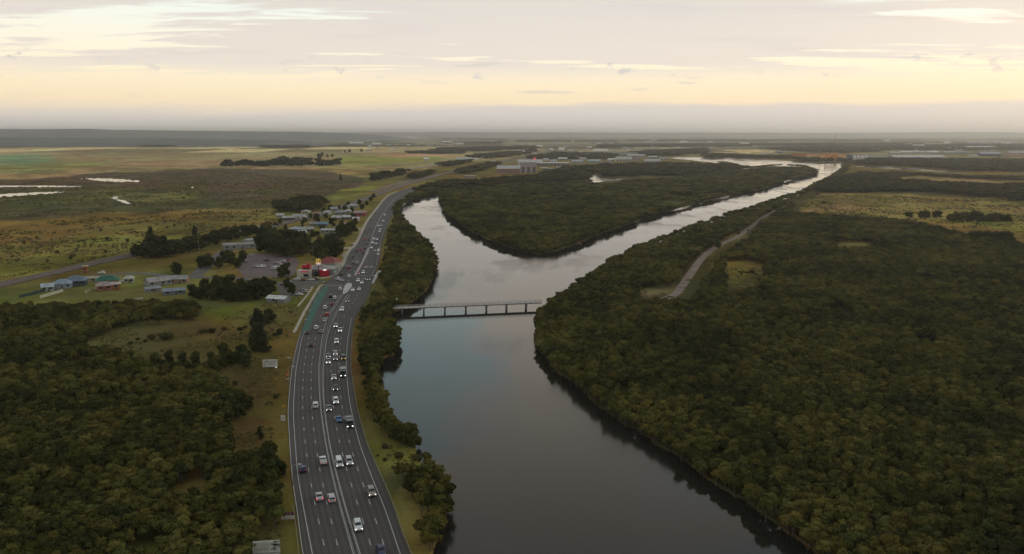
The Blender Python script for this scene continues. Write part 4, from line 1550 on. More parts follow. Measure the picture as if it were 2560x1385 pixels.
row('broad', 'riverside_tree', [(975, 880), (988, 872), (962, 868)], 8.0, 'dark overhanging tree on the bulge of the west bank below the bridge', 'trees on the west bank bulge', 1.0)
# far belt on the left plain
row('broad', 'gum_tree', [(556 + 12.5 * k + random.uniform(-4, 4), 415.5 + 1.6 * math.sin(k) - (0.10 * k)) for k in range(24)], 21, 'dark gum tree in the long belt on the far plain', 'gum tree belt on the far plain', 1.75)
row('broad', 'gum_tree', [(700 + 9 * k, 411) for k in range(8)], 28, 'taller gum tree behind the middle of the far belt', 'taller gums of the far belt', 1.2)
row('broad', 'gum_tree', [(796, 392), (806, 391), (820, 393), (832, 392), (862, 382), (872, 381), (902, 380), (800, 398)], 17, 'small hazy tree by the far paddock fence', 'hazy paddock trees', 1.1)
row('broad', 'broad_tree', [(934, 452), (946, 450), (958, 447), (972, 446), (986, 442), (998, 440), (1008, 436)], 17, 'dark tree in the clump where the railway meets the plain', 'clump where the railway meets the plain', 1.4)
row('casuarina', 'casuarina_tree', [(852, 452)], 16, 'single dark tree standing on the brown marsh', None, 1.2)
# east copses
row('broad', 'copse_tree', [(2268, 543), (2277, 544), (2300, 546), (2312, 546), (2322, 545), (2336, 545), (2345, 544)], 9.5, 'dark tree in the small copse on the east paddock', 'small copse on the east paddock', 0.9)
row('broad', 'copse_tree', [(2376 + 11 * k, 553 + 0.4 * k - 0.02 * k * k) for k in range(14)], 11.5, 'dark tree in the long copse on the east paddock', 'long copse on the east paddock', 1.25)
row('broad', 'copse_tree', [(2432, 604), (2450, 606), (2468, 606), (2486, 608), (2504, 608), (2518, 606)], 11.5, 'dark tree in the domed copse near the right edge', 'domed copse near the right edge', 1.4)
row('mangrove', 'clearing_bush', [(1852, 692), (1866, 690), (1880, 691), (1892, 693)], 4.6, 'low green bush in the middle of the small clearing', 'bushes in the clearing', 1.0, 'bush')
row('shrub', 'track_bush', [(2042, 488), (2058, 510), (1980, 515), (2032, 495), (1900, 560), (1870, 578), (1845, 586), (1795, 622)], 4.5, 'small dark bush beside the pale dirt track', 'bushes beside the dirt track', 1.2, 'bush')
# shrubs dotted over the plain and clearings
SHR = [(146, 633), (192, 628), (176, 648), (188, 642), (250, 578), (224, 583), (263, 632), (283, 620), (305, 620), (120, 655), (62, 610), (318, 604), (268, 601), (435, 566), (465, 567), (500, 530), (525, 533), (540, 540),
       (578, 545), (598, 556), (612, 552), (676, 537), (688, 537), (640, 530), (35, 620), (90, 597), (340, 590), (395, 575), (420, 570), (210, 605)]
row('shrub', 'shrub', SHR, 2.7, 'dark shrub dotted on the open grass of the left plain', 'shrubs on the left plain', 1.1, 'bush')
row('shrub', 'shrub', [(503, 832), (516, 830), (528, 832), (560, 826), (600, 826), (612, 822), (690, 840), (700, 836), (345, 850), (362, 856), (380, 848), (330, 860), (400, 840), (420, 850), (690, 995), (560, 955), (590, 962)], 3.2,
    'low scrub bush on the rough clearing left of the highway', 'scrub on the clearing', 1.6, 'bush')
row('shrub', 'shrub', [(945, 1140), (960, 1152), (1000, 1145), (1015, 1162), (985, 1170), (1040, 1150), (960, 1120)], 1.6, 'low yellow-green bush on the grassy river point', 'bushes on the grassy point', 1.5, 'bush')

# ------------------------------------------------------------------ buildings
M_GLASS = mat('window_glass', (0.02, 0.025, 0.03), 0.15, spec=0.6, var=0.2)


def wall_mat(c):
    return mat('wall_%d_%d_%d' % tuple(int(v * 100) for v in c), c, 0.9, nscale=0.6, var=0.15, spec=0.1)


def roof_mat(c):
    return mat('roof_%d_%d_%d' % tuple(int(v * 100) for v in c), c, 0.8, nscale=0.3, var=0.22, spec=0.12)


def building(name, x, y, w, d, h, rh, rot, wc, rc, label, cat='house', style='gable', group=None, wins=3, door=True, eave=0.5):
    """walls, pitched or flat roof, windows and a door on the side that faces the viewer; x,y = centre of the front foot in the photo"""
    p = G(x, y)
    if name == 'house':
        rot += random.uniform(-18, 18)
    r = math.radians(rot)
    e = thing(name, label, cat, (p[0] - math.sin(r) * d / 2, p[1] + math.cos(r) * d / 2, 0), r, group)
    mb = MB()
    mb.box((0, 0, -0.3), (w, d, h + 0.3))
    if style == 'gable':
        for s in (-1, 1):
            mb.tri((s * w / 2, -d / 2, h), (s * w / 2, d / 2, h), (s * w / 2, 0, h + rh))
    mb.build('wall', wall_mat(wc), e)
    ro = MB()
    W, Dp = w / 2 + eave, d / 2 + eave
    if style == 'gable':
        for s in (-1, 1):
            z0 = h - rh * eave / (d / 2)
            ro.quad((-W, s * Dp, z0 + .12), (W, s * Dp, z0 + .12), (W, 0, h + rh + .12), (-W, 0, h + rh + .12))
            ro.quad((-W, s * Dp, z0), (W, s * Dp, z0), (W, s * Dp, z0 + .12), (-W, s * Dp, z0 + .12))
            ro.quad((s * W, -Dp, z0), (s * W, 0, h + rh), (s * W, 0, h + rh + .12), (s * W, -Dp, z0 + .12))
            ro.quad((s * W, Dp, z0), (s * W, 0, h + rh), (s * W, 0, h + rh + .12), (s * W, Dp, z0 + .12))
    elif style == 'hip':
        k = max(W - Dp, 0.2)
        a, b = (-k, 0, h + rh), (k, 0, h + rh)
        c = [(-W, -Dp, h), (W, -Dp, h), (W, Dp, h), (-W, Dp, h)]
        ro.quad(c[0], c[1], b, a)
        ro.quad(c[2], c[3], a, b)
        ro.tri(c[1], c[2], b)
        ro.tri(c[3], c[0], a)
        ro.poly([(q[0], q[1], h - 0.02) for q in c])
        for i in range(4):
            u, v = c[i], c[(i + 1) % 4]
            ro.quad((u[0], u[1], h - .2), (v[0], v[1], h - .2), v, u)
    else:
        ro.box((0, 0, h), (2 * W, 2 * Dp, max(rh, 0.25)))
        ro.box((0.1 * w, 0.1 * d, h + max(rh, .25)), (w * 0.12, d * 0.12, 0.8))
    ro.build('roof', roof_mat(rc), e)
    for k in range(wins):
        t = (k + 0.5) / wins
        q = MB()
        ww, wh = min(1.8, w / wins * 0.5), min(1.5, h * 0.42)
        cx = -w / 2 + t * w + random.uniform(-0.12, 0.12) * w / wins
        if name in ('house', 'shed') and random.random() < 0.25:
            continue
        q.box((cx, -d / 2 - 0.03, h * 0.36), (ww, 0.10, wh))
        o = q.build('window', M_GLASS, e)
        f = MB()
        f.box((cx, -d / 2 - 0.05, h * 0.36 - 0.12), (ww + 0.24, 0.2, 0.12))
        f.build('sill', mat('trim_white', (0.6, 0.58, 0.54), 0.7), o)
    if door:
        q = MB()
        q.box((w * 0.5 / max(wins, 1) * 0 + w * 0.08, -d / 2 - 0.03, 0.0), (1.0, 0.12, min(2.1, h * 0.8)))
        q.build('door', mat('door_paint', (0.10, 0.06, 0.04), 0.6), e)
    return e


WHITE, CREAM, GREYW, BRICK = (0.62, 0.60, 0.56), (0.50, 0.43, 0.30), (0.32, 0.31, 0.30), (0.30, 0.13, 0.08)
R_GREY, R_BLUE, R_GREEN, R_RED, R_DARK, R_PALE = (0.26, 0.25, 0.25), (0.16, 0.20, 0.25), (0.05, 0.15, 0.11), (0.24, 0.08, 0.07), (0.10, 0.10, 0.11), (0.50, 0.50, 0.50)
building('house', 152, 722, 11, 9, 3.4, 2.4, 14, (0.30, 0.36, 0.40), (0.28, 0.35, 0.40), 'blue-grey house with pale verandah at the left end of the hamlet', style='hip', wins=4)
building('house', 186, 716, 13, 11, 3.6, 3.0, 14, (0.07, 0.09, 0.11), R_BLUE, 'dark house with a large slate-blue hipped roof beside the blue-grey house', style='hip', wins=4)
building('house', 268, 713, 14, 10, 3.2, 2.8, 16, (0.42, 0.30, 0.20), R_GREEN, 'house with a dark green hipped roof in the left hamlet', style='hip', wins=3)
building('house', 262, 727, 9, 7, 3.4, 2.2, 18, (0.33, 0.13, 0.08), (0.40, 0.32, 0.31), 'orange brick cottage with pale hipped roof in the left hamlet', style='hip', wins=2)
building('house', 291, 723, 5, 5, 3.4, 0.8, 18, (0.36, 0.16, 0.06), (0.55, 0.5, 0.45), 'small orange wing with white gable beside the brick cottage', wins=1)
building('shed', 232, 704, 7, 4, 2.4, 0.7, 16, CREAM, (0.45, 0.40, 0.26), 'cream roofed lean-to between the two hamlet houses', 'shed', wins=1)
building('carport', 207, 703, 12, 3.2, 2.3, 0.5, 18, (0.2, 0.2, 0.2), (0.50, 0.49, 0.48), 'long grey carport roof behind the slate-blue house', 'carport', wins=0)
building('house', 402, 713, 15, 9, 3.0, 2.2, 34, GREYW, (0.36, 0.33, 0.31), 'long low house with grey gabled roof right of the hamlet', wins=4)
building('house', 446, 709, 11, 8, 3.2, 1.8, 16, (0.30, 0.20, 0.15), (0.34, 0.33, 0.32), 'grey roofed house tucked against the casuarina thicket', wins=3)
building('shed', 384, 730, 9, 5, 2.4, 0.9, 38, (0.25, 0.25, 0.27), (0.30, 0.30, 0.31), 'low dark shed with grey roof in front of the long house', 'shed', wins=1)
building('shed', 436, 737, 13, 8, 2.6, 1.0, 26, (0.20, 0.22, 0.25), (0.25, 0.27, 0.31), 'blue-grey sawtooth shed at the edge of the mangrove wood', 'shed', wins=2)
building('signal_box', 213, 681, 3.2, 3.2, 4.2, 0.5, 20, (0.36, 0.13, 0.05), (0.55, 0.44, 0.28), 'small orange brick signal box with flat cream roof by the railway', 'signal box', style='flat', wins=1, door=True)
building('shed', 688, 757, 12, 7.5, 2.6, 1.2, -16, (0.24, 0.24, 0.25), (0.66, 0.64, 0.60), 'open shed with a bright white pitched roof below the restaurant', 'shed', wins=1)
# village beside the highway
building('house', 722, 551, 14, 9, 3.2, 1.4, 6, (0.10, 0.11, 0.10), (0.45, 0.42, 0.39), 'dark walled house with a pale flat fascia at the village edge', wins=3)
building('house', 746, 549, 14, 9, 4.2, 1.8, -8, (0.72, 0.71, 0.67), (0.40, 0.40, 0.39), 'white walled gabled house at the top left of the village', wins=3)
building('house', 738, 580, 17, 10, 3.0, 2.2, -12, (0.16, 0.17, 0.18), (0.40, 0.42, 0.44), 'wide house with a pale blue-grey roof above the dark trees', style='hip', wins=4)
building('house', 771, 580, 11, 9, 3.0, 2.2, 24, (0.16, 0.14, 0.13), (0.40, 0.38, 0.35), 'house with a tan-grey gabled roof in the middle of the village', wins=3)
building('house', 784, 566, 9, 8, 3.0, 1.8, 10, (0.22, 0.20, 0.19), (0.30, 0.28, 0.27), 'small brown-grey house behind the tan roofed house', wins=2)
building('house', 806, 567, 11, 8, 3.2, 2.2, -6, (0.16, 0.22, 0.27), (0.18, 0.28, 0.33), 'small house with a teal-blue roof in the village', style='hip', wins=2)
building('house', 823, 584, 16, 9, 3.6, 1.2, -4, (0.34, 0.33, 0.31), (0.46, 0.45, 0.43), 'cream house with long pale roof left of the roadside tree', wins=4)
building('house', 841, 550, 11, 8, 3.0, 2.0, 14, (0.28, 0.24, 0.22), (0.48, 0.46, 0.44), 'pale roofed cottage left of the arched white verandah', wins=3)
building('house', 867, 549, 11, 8, 3.0, 1.8, -4, (0.16, 0.16, 0.16), (0.62, 0.61, 0.60), 'cottage with a white arched verandah roof near the highway', wins=4)
building('house', 851, 537, 13, 9, 3.2, 2.2, 2, (0.26, 0.25, 0.25), (0.34, 0.34, 0.34), 'grey roofed house behind the two white verandahs', style='hip', wins=3)
building('house', 899, 541, 15, 9, 4.6, 1.8, -8, (0.34, 0.10, 0.09), (0.40, 0.30, 0.29), 'red brick shop with pinkish roof beside the highway', style='gable', wins=4)
building('house', 872, 568, 8, 7, 3.0, 2.0, 30, (0.3, 0.2, 0.17), (0.38, 0.24, 0.20), 'terracotta roofed cottage beside the roadside tree', wins=2)
building('house', 636, 612, 20, 12, 3.4, 1.0, 8, (0.5, 0.5, 0.48), (0.36, 0.35, 0.33), 'long flat grey depot roof left of the dark trees', 'depot', style='flat', wins=5)
building('house', 600, 622, 26, 14, 3.2, 0.8, 10, (0.3, 0.3, 0.3), (0.33, 0.30, 0.28), 'wide low brown-grey roof behind the trees at the car park', 'depot', style='flat', wins=5)
building('house', 668, 577, 18, 9, 3.4, 1.6, 3, (0.26, 0.15, 0.11), (0.26, 0.28, 0.27), 'low green-grey roof with orange wall left of the village', wins=3)


for k, (x, y, w, d, r, wc, rc2, lb) in enumerate([
        (700, 544, 9, 7, 12, GREYW, (0.52, 0.50, 0.48), 'small pale roofed cottage at the far left of the village'),
        (762, 534, 10, 8, -10, CREAM, (0.44, 0.42, 0.40), 'cottage with grey roof behind the white gabled house'),
        (792, 540, 9, 7, 8, (0.3, 0.28, 0.26), (0.36, 0.24, 0.21), 'brown roofed cottage at the back of the village'),
        (818, 536, 10, 8, -6, WHITE, (0.50, 0.49, 0.48), 'white cottage with pale roof at the back of the village'),
        (836, 527, 9, 7, 10, GREYW, (0.42, 0.40, 0.40), 'grey cottage below the railway at the back of the village'),
        (868, 533, 8, 7, 4, (0.4, 0.36, 0.3), (0.56, 0.55, 0.53), 'small bright roofed cottage left of the red brick shop'),
        (862, 522, 9, 7, -8, GREYW, (0.36, 0.35, 0.36), 'dark grey roofed cottage above the red brick shop'),
        (884, 519, 12, 8, 14, (0.34, 0.32, 0.33), (0.48, 0.46, 0.50), 'pale lilac roofed shed beside the railway bend'),
        (756, 588, 8, 7, 14, (0.5, 0.46, 0.4), (0.58, 0.56, 0.52), 'little white roofed outbuilding among the dark trees'),
        (846, 574, 8, 6, -12, (0.42, 0.38, 0.32), (0.30, 0.28, 0.28), 'grey roofed garage under the roadside tree'),
        (889, 553, 8, 6, -14, (0.5, 0.42, 0.36), (0.60, 0.55, 0.52), 'white awning building in front of the red brick shop'),
        (642, 582, 14, 9, 10, GREYW, (0.40, 0.40, 0.39), 'grey roofed house left of the orange walled roof'),
        (120, 728, 7, 5, 12, (0.4, 0.4, 0.4), (0.46, 0.50, 0.52), 'small pale shed behind the cream fence'),
        (322, 707, 6, 4, 16, (0.42, 0.4, 0.36), (0.55, 0.52, 0.46), 'small white shed right of the green roofed house')]):
    building('house', x, y, w, d, 3.0, 1.7, r, wc, rc2, lb, 'house', ('gable', 'hip')[k % 2], wins=2)


# --- fast food restaurant
def restaurant():
    p = G(758, 694)
    e = thing('restaurant', 'fast food restaurant with white walls, red boxes and red front beside the junction', 'restaurant', (p[0], p[1], 0), 0)
    wm = mat('restaurant_white', (0.55, 0.53, 0.48), 0.8)
    rm = mat('restaurant_red', (0.42, 0.015, 0.03), 0.5)
    gm = mat('restaurant_grey', (0.24, 0.22, 0.22), 0.8)
    def part(name, m, *boxes):
        b = MB()
        for c, s in boxes:
            b.box(c, s)
        return b.build(name, m, e)
    part('front_block', wm, ((0, 3.5, -0.2), (8.6, 7, 5.2)))
    part('sign_band', mat('restaurant_band', (0.45, 0.03, 0.05), 0.5, emit=(0.6, 0.05, 0.06), estr=0.25), ((1.4, -0.08, 3.7), (5.2, 0.14, 0.9)))
    part('window', M_GLASS, ((2.0, -0.06, 0.6), (3.4, 0.14, 2.0)))
    part('side_pillar', wm, ((5.0, 1.2, -0.2), (0.7, 3.0, 5.8)))
    part('red_tower', rm, ((1.2, 6.5, -0.2), (5.6, 4.5, 8.2)))
    part('tower_window', M_GLASS, ((1.6, 4.2, 5.2), (4.0, 0.14, 0.8)))
    part('red_tower_cap', rm, ((2.6, 6.0, 8.0), (2.2, 2.2, 1.2)))
    part('rear_block', gm, ((10, 16, -0.2), (20, 16, 4.6)))
    part('roof', mat('restaurant_roof', (0.34, 0.32, 0.31), 0.8), ((10, 16, 4.4), (20.4, 16.4, 0.35)))
    rp = part('roof_plant', M_STEEL, ((6, 14, 4.75), (2.4, 2.4, 1.4)), ((9.5, 17, 4.75), (3, 2, 1.6)), ((13, 14, 4.75), (2, 2, 1.2)), ((7, 19, 4.75), (1.8, 2.4, 1.7)))
    part('entrance', M_GLASS, ((8.2, 5.8, 0), (3.6, 0.3, 3.4)))
    b = MB()
    n = 14
    for k in range(n):
        t0, t1 = math.pi + math.pi * k / n, math.pi + math.pi * (k + 1) / n
        q = [(13.2 + 3.6 * math.cos(t), 7.5 + 4.2 * math.sin(t)) for t in (t0, t1)]
        b.quad((*q[0], -0.1), (*q[1], -0.1), (*q[1], 4.4), (*q[0], 4.4))
        b.tri((*q[0], 4.4), (*q[1], 4.4), (13.2, 7.5, 4.9))
    b.quad((9.6, 7.5, -0.1), (16.8, 7.5, -0.1), (16.8, 7.5, 4.4), (9.6, 7.5, 4.4))
    b.build('playground_drum', rm, e)
    part('menu_sign', mat('lit_white', (0.8, 0.78, 0.78), 0.5, emit=(1, 0.92, 0.92), estr=0.7), ((14.6, 3.2, 4.5), (2.2, 0.3, 0.9)))


restaurant()


def red_roof_hall():
    p = G(818, 676)
    e = thing('restaurant_hall', 'pale hall with a red hipped roof and white arched posts beside the arches sign', 'hall', (p[0], p[1], 0), math.radians(-8))
    b = MB()
    b.box((0, 6, -0.2), (13, 11, 5.6))
    b.build('wall', mat('hall_wall', (0.42, 0.40, 0.37), 0.85), e)
    r = MB()
    c = [(-7.2, -0.2, 5.4), (7.2, -0.2, 5.4), (7.2, 12.2, 5.4), (-7.2, 12.2, 5.4)]
    a, d = (-2.5, 6, 9.4), (2.5, 6, 9.4)
    r.quad(c[0], c[1], d, a)
    r.quad(c[2], c[3], a, d)
    r.tri(c[1], c[2], d)
    r.tri(c[3], c[0], a)
    r.poly(c)
    r.build('roof', mat('hall_roof', (0.26, 0.07, 0.06), 0.7, nscale=0.4, var=0.2), e)
    for k in range(3):
        q = MB()
        q.box((-4.4 + 3.6 * k, 0.4, 0.4), (2.2, 0.2, 2.6))
        q.build('window', M_GLASS, e)
    pm = mat('hall_post', (0.48, 0.44, 0.36), 0.7)
    for k in range(3):
        q = MB()
        q.tube([(-6.4 + 2.6 * k, -1.6, -0.2), (-6.4 + 2.6 * k, -1.6, 4.6), (-6.2 + 2.6 * k, 0.3, 5.3)], [0.28, 0.24, 0.2], 6)
        q.build('post', pm, e)
    for x in (5.2, 8.2):
        q = MB()
        q.tube([(x, -0.8, -0.2), (x, -0.8, 4.4), (x + 0.8, -0.8, 5.8), (x + 1.8, -0.8, 6.0), (x + 2.6, -0.8, 5.4), (x + 2.8, -0.8, 4.0), (x + 2.8, -0.8, -0.2)], [0.3] * 7, 6)
        q.build('arched_frame', pm, e)


red_roof_hall()


def arches_sign():
    p = G(797, 690)
    e = thing('pylon_sign', 'tall pole sign with lit golden arches in front of the red roofed hall', 'sign', (p[0], p[1], 0), 0)
    b = MB()
    b.tube([(0, 0, -0.3), (0, 0, 9.2)], [0.28, 0.22], 8)
    b.build('pole', M_DARK, e)
    b = MB()
    b.box((0, 0, 8.0), (2.4, 0.5, 0.9))
    b.build('name_panel', mat('sign_pink_white', (0.55, 0.42, 0.45), 0.5, emit=(0.8, 0.6, 0.65), estr=0.35), e)
    gm = mat('golden_arch', (0.8, 0.5, 0.05), 0.5, emit=(1.0, 0.76, 0.16), estr=0.35)
    for s in (-1, 1):
        b = MB()
        pts, rad = [], []
        for k in range(13):
            t = math.pi * k / 12
            pts.append((s * 0.78 + 0.68 * math.cos(t), 0, 9.4 + 3.0 * math.sin(t) ** 0.75))
            rad.append(0.19)
        b.tube(pts, rad, 6)
        b.build('arch', gm, e)
    b = MB()
    b.box((0, 0, 9.05), (3.5, 0.4, 0.35))
    b.build('base_bar', mat('sign_orange_white', (0.7, 0.5, 0.35), 0.5, emit=(1.0, 0.75, 0.5), estr=0.6), e)


arches_sign()


def service_sign():
    p = G(849, 622)
    e = thing('orange_pylon', 'glowing orange slanted service station sign beside the dark trees', 'sign', (p[0], p[1], 0), 0)
    om = mat('orange_glow', (0.6, 0.2, 0.1), 0.5, emit=(1.0, 0.34, 0.16), estr=0.75)
    b = MB()
    P = [(-1.6, 3.4), (0.4, 8.6), (1.5, 8.2), (1.9, 5.2), (1.6, 1.2), (0.2, 1.2), (0.4, 4.6)]
    for y in (-0.3, 0.3):
        b.poly([(x, y, z) for x, z in P])
    for i in range(len(P)):
        a, c = P[i], P[(i + 1) % len(P)]
        b.quad((a[0], -0.3, a[1]), (c[0], -0.3, c[1]), (c[0], 0.3, c[1]), (a[0], 0.3, a[1]))
    b.build('panel', om, e)
    b = MB()
    b.box((-0.9, -0.4, 3.2), (0.9, 0.5, 0.8))
    b.build('price_box', MATS['lit_white'], e)
    b = MB()
    b.tube([(0.9, 0, -0.2), (0.9, 0, 1.3)], [0.2, 0.2], 6)
    b.build('post', M_DARK, e)


service_sign()


def fence(pts, h, c, label):
    P = GA(pts)[:, :2]
    o = P.mean(0)
    e = thing('fence', label, 'fence', (o[0], o[1], 0))
    for a, b in zip(P[:-1], P[1:]):
        n = max(1, int(np.linalg.norm(b - a) / 2.4))
        for k in range(n):
            q0, q1 = a + (b - a) * (k + 0.02) / n - o, a + (b - a) * (k + 0.98) / n - o
            d = (q1 - q0) / np.linalg.norm(q1 - q0)
            mb = MB()
            m_ = (q0 + q1) / 2
            mb.box((m_[0], m_[1], -0.1), (np.linalg.norm(q1 - q0), 0.08, h + 0.1), rot=math.atan2(d[1], d[0]))
            mb.build('panel', mat('fence_%d' % int(sum(c) * 1000), c, 0.8), e)


fence([(100, 746), (158, 729)], 1.8, (0.55, 0.51, 0.40), 'cream panel fence at the front of the left hamlet')
fence([(213, 733), (243, 722)], 1.6, (0.50, 0.46, 0.30), 'short cream fence left of the orange brick cottage')
fence([(48, 745), (90, 735), (125, 725)], 1.8, (0.03, 0.06, 0.06), 'dark green fence running left of the hamlet')
fence([(296, 708), (323, 698)], 1.5, (0.55, 0.52, 0.46), 'white fence right of the green roofed house')
fence([(330, 751), (358, 747)], 1.0, (0.50, 0.48, 0.47), 'short white fence at the edge of the mangrove wood')


# ------------------------------------------------------------------ industrial estate and far sheds
def shed(x0, x1, top, base, c_roof, c_wall, label, name='warehouse', style='gable', bays=0, lights=0, cat='warehouse', deep=None):
    s = ppm(base)
    w = (x1 - x0) / s
    hh = (base - top) / s
    d = deep or max(12.0, w * 0.5)
    wall_h = hh * (0.62 if style == 'gable' else 0.9)
    e = building(name, (x0 + x1) / 2, base, w, d, wall_h, hh - wall_h, 0, c_wall, c_roof, label, cat, style, 'buildings of the industrial estate', wins=0, door=False, eave=0.8)
    for k in range(bays):
        q = MB()
        t = (k + 0.5) / bays
        q.box((-w / 2 + w * t, -d / 2 - 0.06, 0.0), (w / bays * 0.55, 0.2, wall_h * 0.62))
        q.build('roller_door', mat('roller_door', (0.12, 0.12, 0.12), 0.7), e)
    for k in range(lights):
        q = MB()
        t = (k + 0.5) / lights
        q.box((-w / 2 + w * t, -d / 2 - 0.5, wall_h * 0.72), (1.8, 0.6, 1.4))
        q.build('floodlight', mat('floodlight', (0.9, 0.9, 0.85), 0.5, emit=(1, 0.95, 0.85), estr=2.2), e)
    return e


ORDW = ['first', 'second', 'third', 'fourth', 'fifth', 'sixth', 'seventh', 'eighth', 'ninth', 'tenth', 'eleventh', 'twelfth', 'thirteenth', 'fourteenth', 'fifteenth', 'sixteenth', 'seventeenth', 'eighteenth', 'nineteenth', 'twentieth',
        'twenty-first', 'twenty-second', 'twenty-third', 'twenty-fourth', 'twenty-fifth', 'twenty-sixth', 'twenty-seventh', 'twenty-eighth']
PALE, BRIGHT, PINK, GRY = (0.58, 0.54, 0.51), (0.84, 0.79, 0.72), (0.42, 0.36, 0.36), (0.33, 0.33, 0.33)
shed(1243, 1301, 414, 431, (0.52, 0.49, 0.48), (0.30, 0.21, 0.19), 'factory with grey roof and reddish front at the left of the industrial estate', bays=5)
q_ = shed(1241, 1300, 420.5, 433.5, BRIGHT, (0.28, 0.18, 0.16), 'long bright white canopy in front of the grey factory', 'factory_canopy', 'flat', deep=6)
shed(1301, 1342, 406, 432, (0.40, 0.37, 0.37), PINK, 'tall pinkish-grey factory block in the middle of the estate', style='flat', bays=3)
shed(1295, 1356, 399, 414, PALE, PALE, 'wide pale warehouse behind the tall factory block')
shed(1340, 1424, 407, 415, (0.78, 0.76, 0.73), (0.24, 0.22, 0.21), 'very long low warehouse with a bright white fascia', style='flat', bays=8)
shed(1199, 1231, 435, 446, (0.30, 0.22, 0.08), (0.33, 0.24, 0.09), 'ochre stack of crates beside the white trailers', 'ochre_shed', 'flat')
shed(1160, 1193, 438.5, 444, BRIGHT, (0.45, 0.43, 0.42), 'white trailer row left of the ochre stack', 'trailer_row', 'flat', bays=4, deep=5)
shed(1142, 1179, 394, 403, (0.55, 0.54, 0.52), (0.40, 0.38, 0.36), 'white arched shed beside the far highway', style='gable')
shed(1059, 1072, 394, 403, BRIGHT, (0.5, 0.45, 0.4), 'small white shed at the end of the green paddock')
shed(1274, 1312, 376.5, 382, BRIGHT, PALE, 'far white sheds along the highway above the estate', bays=3)
shed(1373, 1384, 371, 377, BRIGHT, PALE, 'small white gabled house left of the estate trees', 'far_house')
shed(1397, 1411, 369, 381, BRIGHT, PALE, 'bright white double house among the estate trees', 'far_house')
shed(1420, 1434, 375, 381, PALE, GRY, 'low pale house right of the bright double house', 'far_house')
shed(1484, 1521, 372.5, 384, (0.80, 0.72, 0.60), (0.70, 0.62, 0.52), 'bright cream warehouse with dark roller doors', bays=4)  # cream roof over slightly deeper cream walls
shed(1551, 1594, 382.5, 389, PALE, GRY, 'pale long roof at the back right of the estate', style='flat')
shed(1569, 1613, 386, 393, (0.55, 0.52, 0.50), GRY, 'pale warehouse right of the long back roof')
shed(1540, 1580, 392.5, 403, (0.56, 0.53, 0.50), (0.60, 0.58, 0.55), 'warehouse with a row of dark bays near the island inlet', bays=5)
shed(1581, 1600, 390, 402, (0.30, 0.27, 0.25), (0.34, 0.28, 0.26), 'brown block right of the dark bayed warehouse', style='flat')
shed(1613, 1652, 398, 407, (0.50, 0.49, 0.48), (0.58, 0.56, 0.54), 'pale shed with dark openings at the estate corner', bays=6)
shed(1470, 1501, 399, 407, (0.46, 0.52, 0.56), GRY, 'shed with a pale blue roof in the middle of the estate')
shed(1430, 1458, 400, 408, (0.50, 0.51, 0.54), GRY, 'shed with a grey-blue roof left of the pale blue roof')
shed(2119, 2131, 388, 402, (0.12, 0.15, 0.19), (0.11, 0.15, 0.21), 'dark blue block beside the floodlit works', style='flat')
shed(2131, 2171, 387, 400, (0.40, 0.38, 0.37), (0.55, 0.52, 0.54), 'floodlit pale works building right of the orange gantry', style='flat', lights=4)
shed(2175, 2220, 390, 398, (0.30, 0.33, 0.31), (0.26, 0.28, 0.28), 'low green-grey shed right of the floodlit works')
shed(2236, 2366, 388.5, 400, (0.62, 0.59, 0.55), (0.34, 0.32, 0.31), 'huge warehouse with a long pale roof on the right skyline', bays=7, deep=70)
for k, (a, b, t, bs, c) in enumerate([(2226, 2250, 380, 385, PALE), (2252, 2285, 378, 384, BRIGHT), (2287, 2316, 378, 384, PALE), (2318, 2347, 378, 384, BRIGHT), (2361, 2388, 378, 384, PALE), (2390, 2417, 377.5, 383, PINK)]):
    shed(a, b, t, bs, c, GRY, ('first', 'second', 'third', 'fourth', 'fifth', 'sixth')[k] + ' shed from the left in the row behind the huge warehouse')
shed(2421, 2493, 365.5, 371, (0.66, 0.62, 0.57), GRY, 'long bright roof far off at the upper right')
shed(2347, 2396, 368.5, 372.5, PALE, GRY, 'thin pale roof left of the long bright roof')
shed(2452, 2502, 380.5, 391, (0.46, 0.45, 0.48), (0.12, 0.12, 0.14), 'dark fronted hall with pale roof near the right edge')
shed(2525, 2575, 377, 391, (0.50, 0.40, 0.40), (0.46, 0.32, 0.28), 'pinkish hall cut by the right edge of the view')
shed(2212, 2226, 349.5, 353, BRIGHT, PALE, 'tiny white shed far out on the plain')
for k, x in enumerate((2420, 2452, 2486, 2520)):
    shed(x, x + 26, 354.5, 358.5, PALE, GRY, ('first', 'second', 'third', 'fourth')[k] + ' pale roof from the left in the farthest row at right')
for k, (x, y, w) in enumerate([(1020, 341, 20), (960, 342.5, 14), (872, 354, 34), (930, 356, 22), (1105, 352, 24), (1140, 356, 18), (1340, 362, 16), (1850, 356, 22), (1700, 352, 18), (2285, 361, 26)]):
    shed(x, x + w, y + 1, y + 6, BRIGHT, PALE, ('first', 'second', 'third', 'fourth', 'fifth', 'sixth', 'seventh', 'eighth', 'ninth', 'tenth')[k] + ' pale farm roof of the hazy far country', 'farm_shed', cat='farm building')


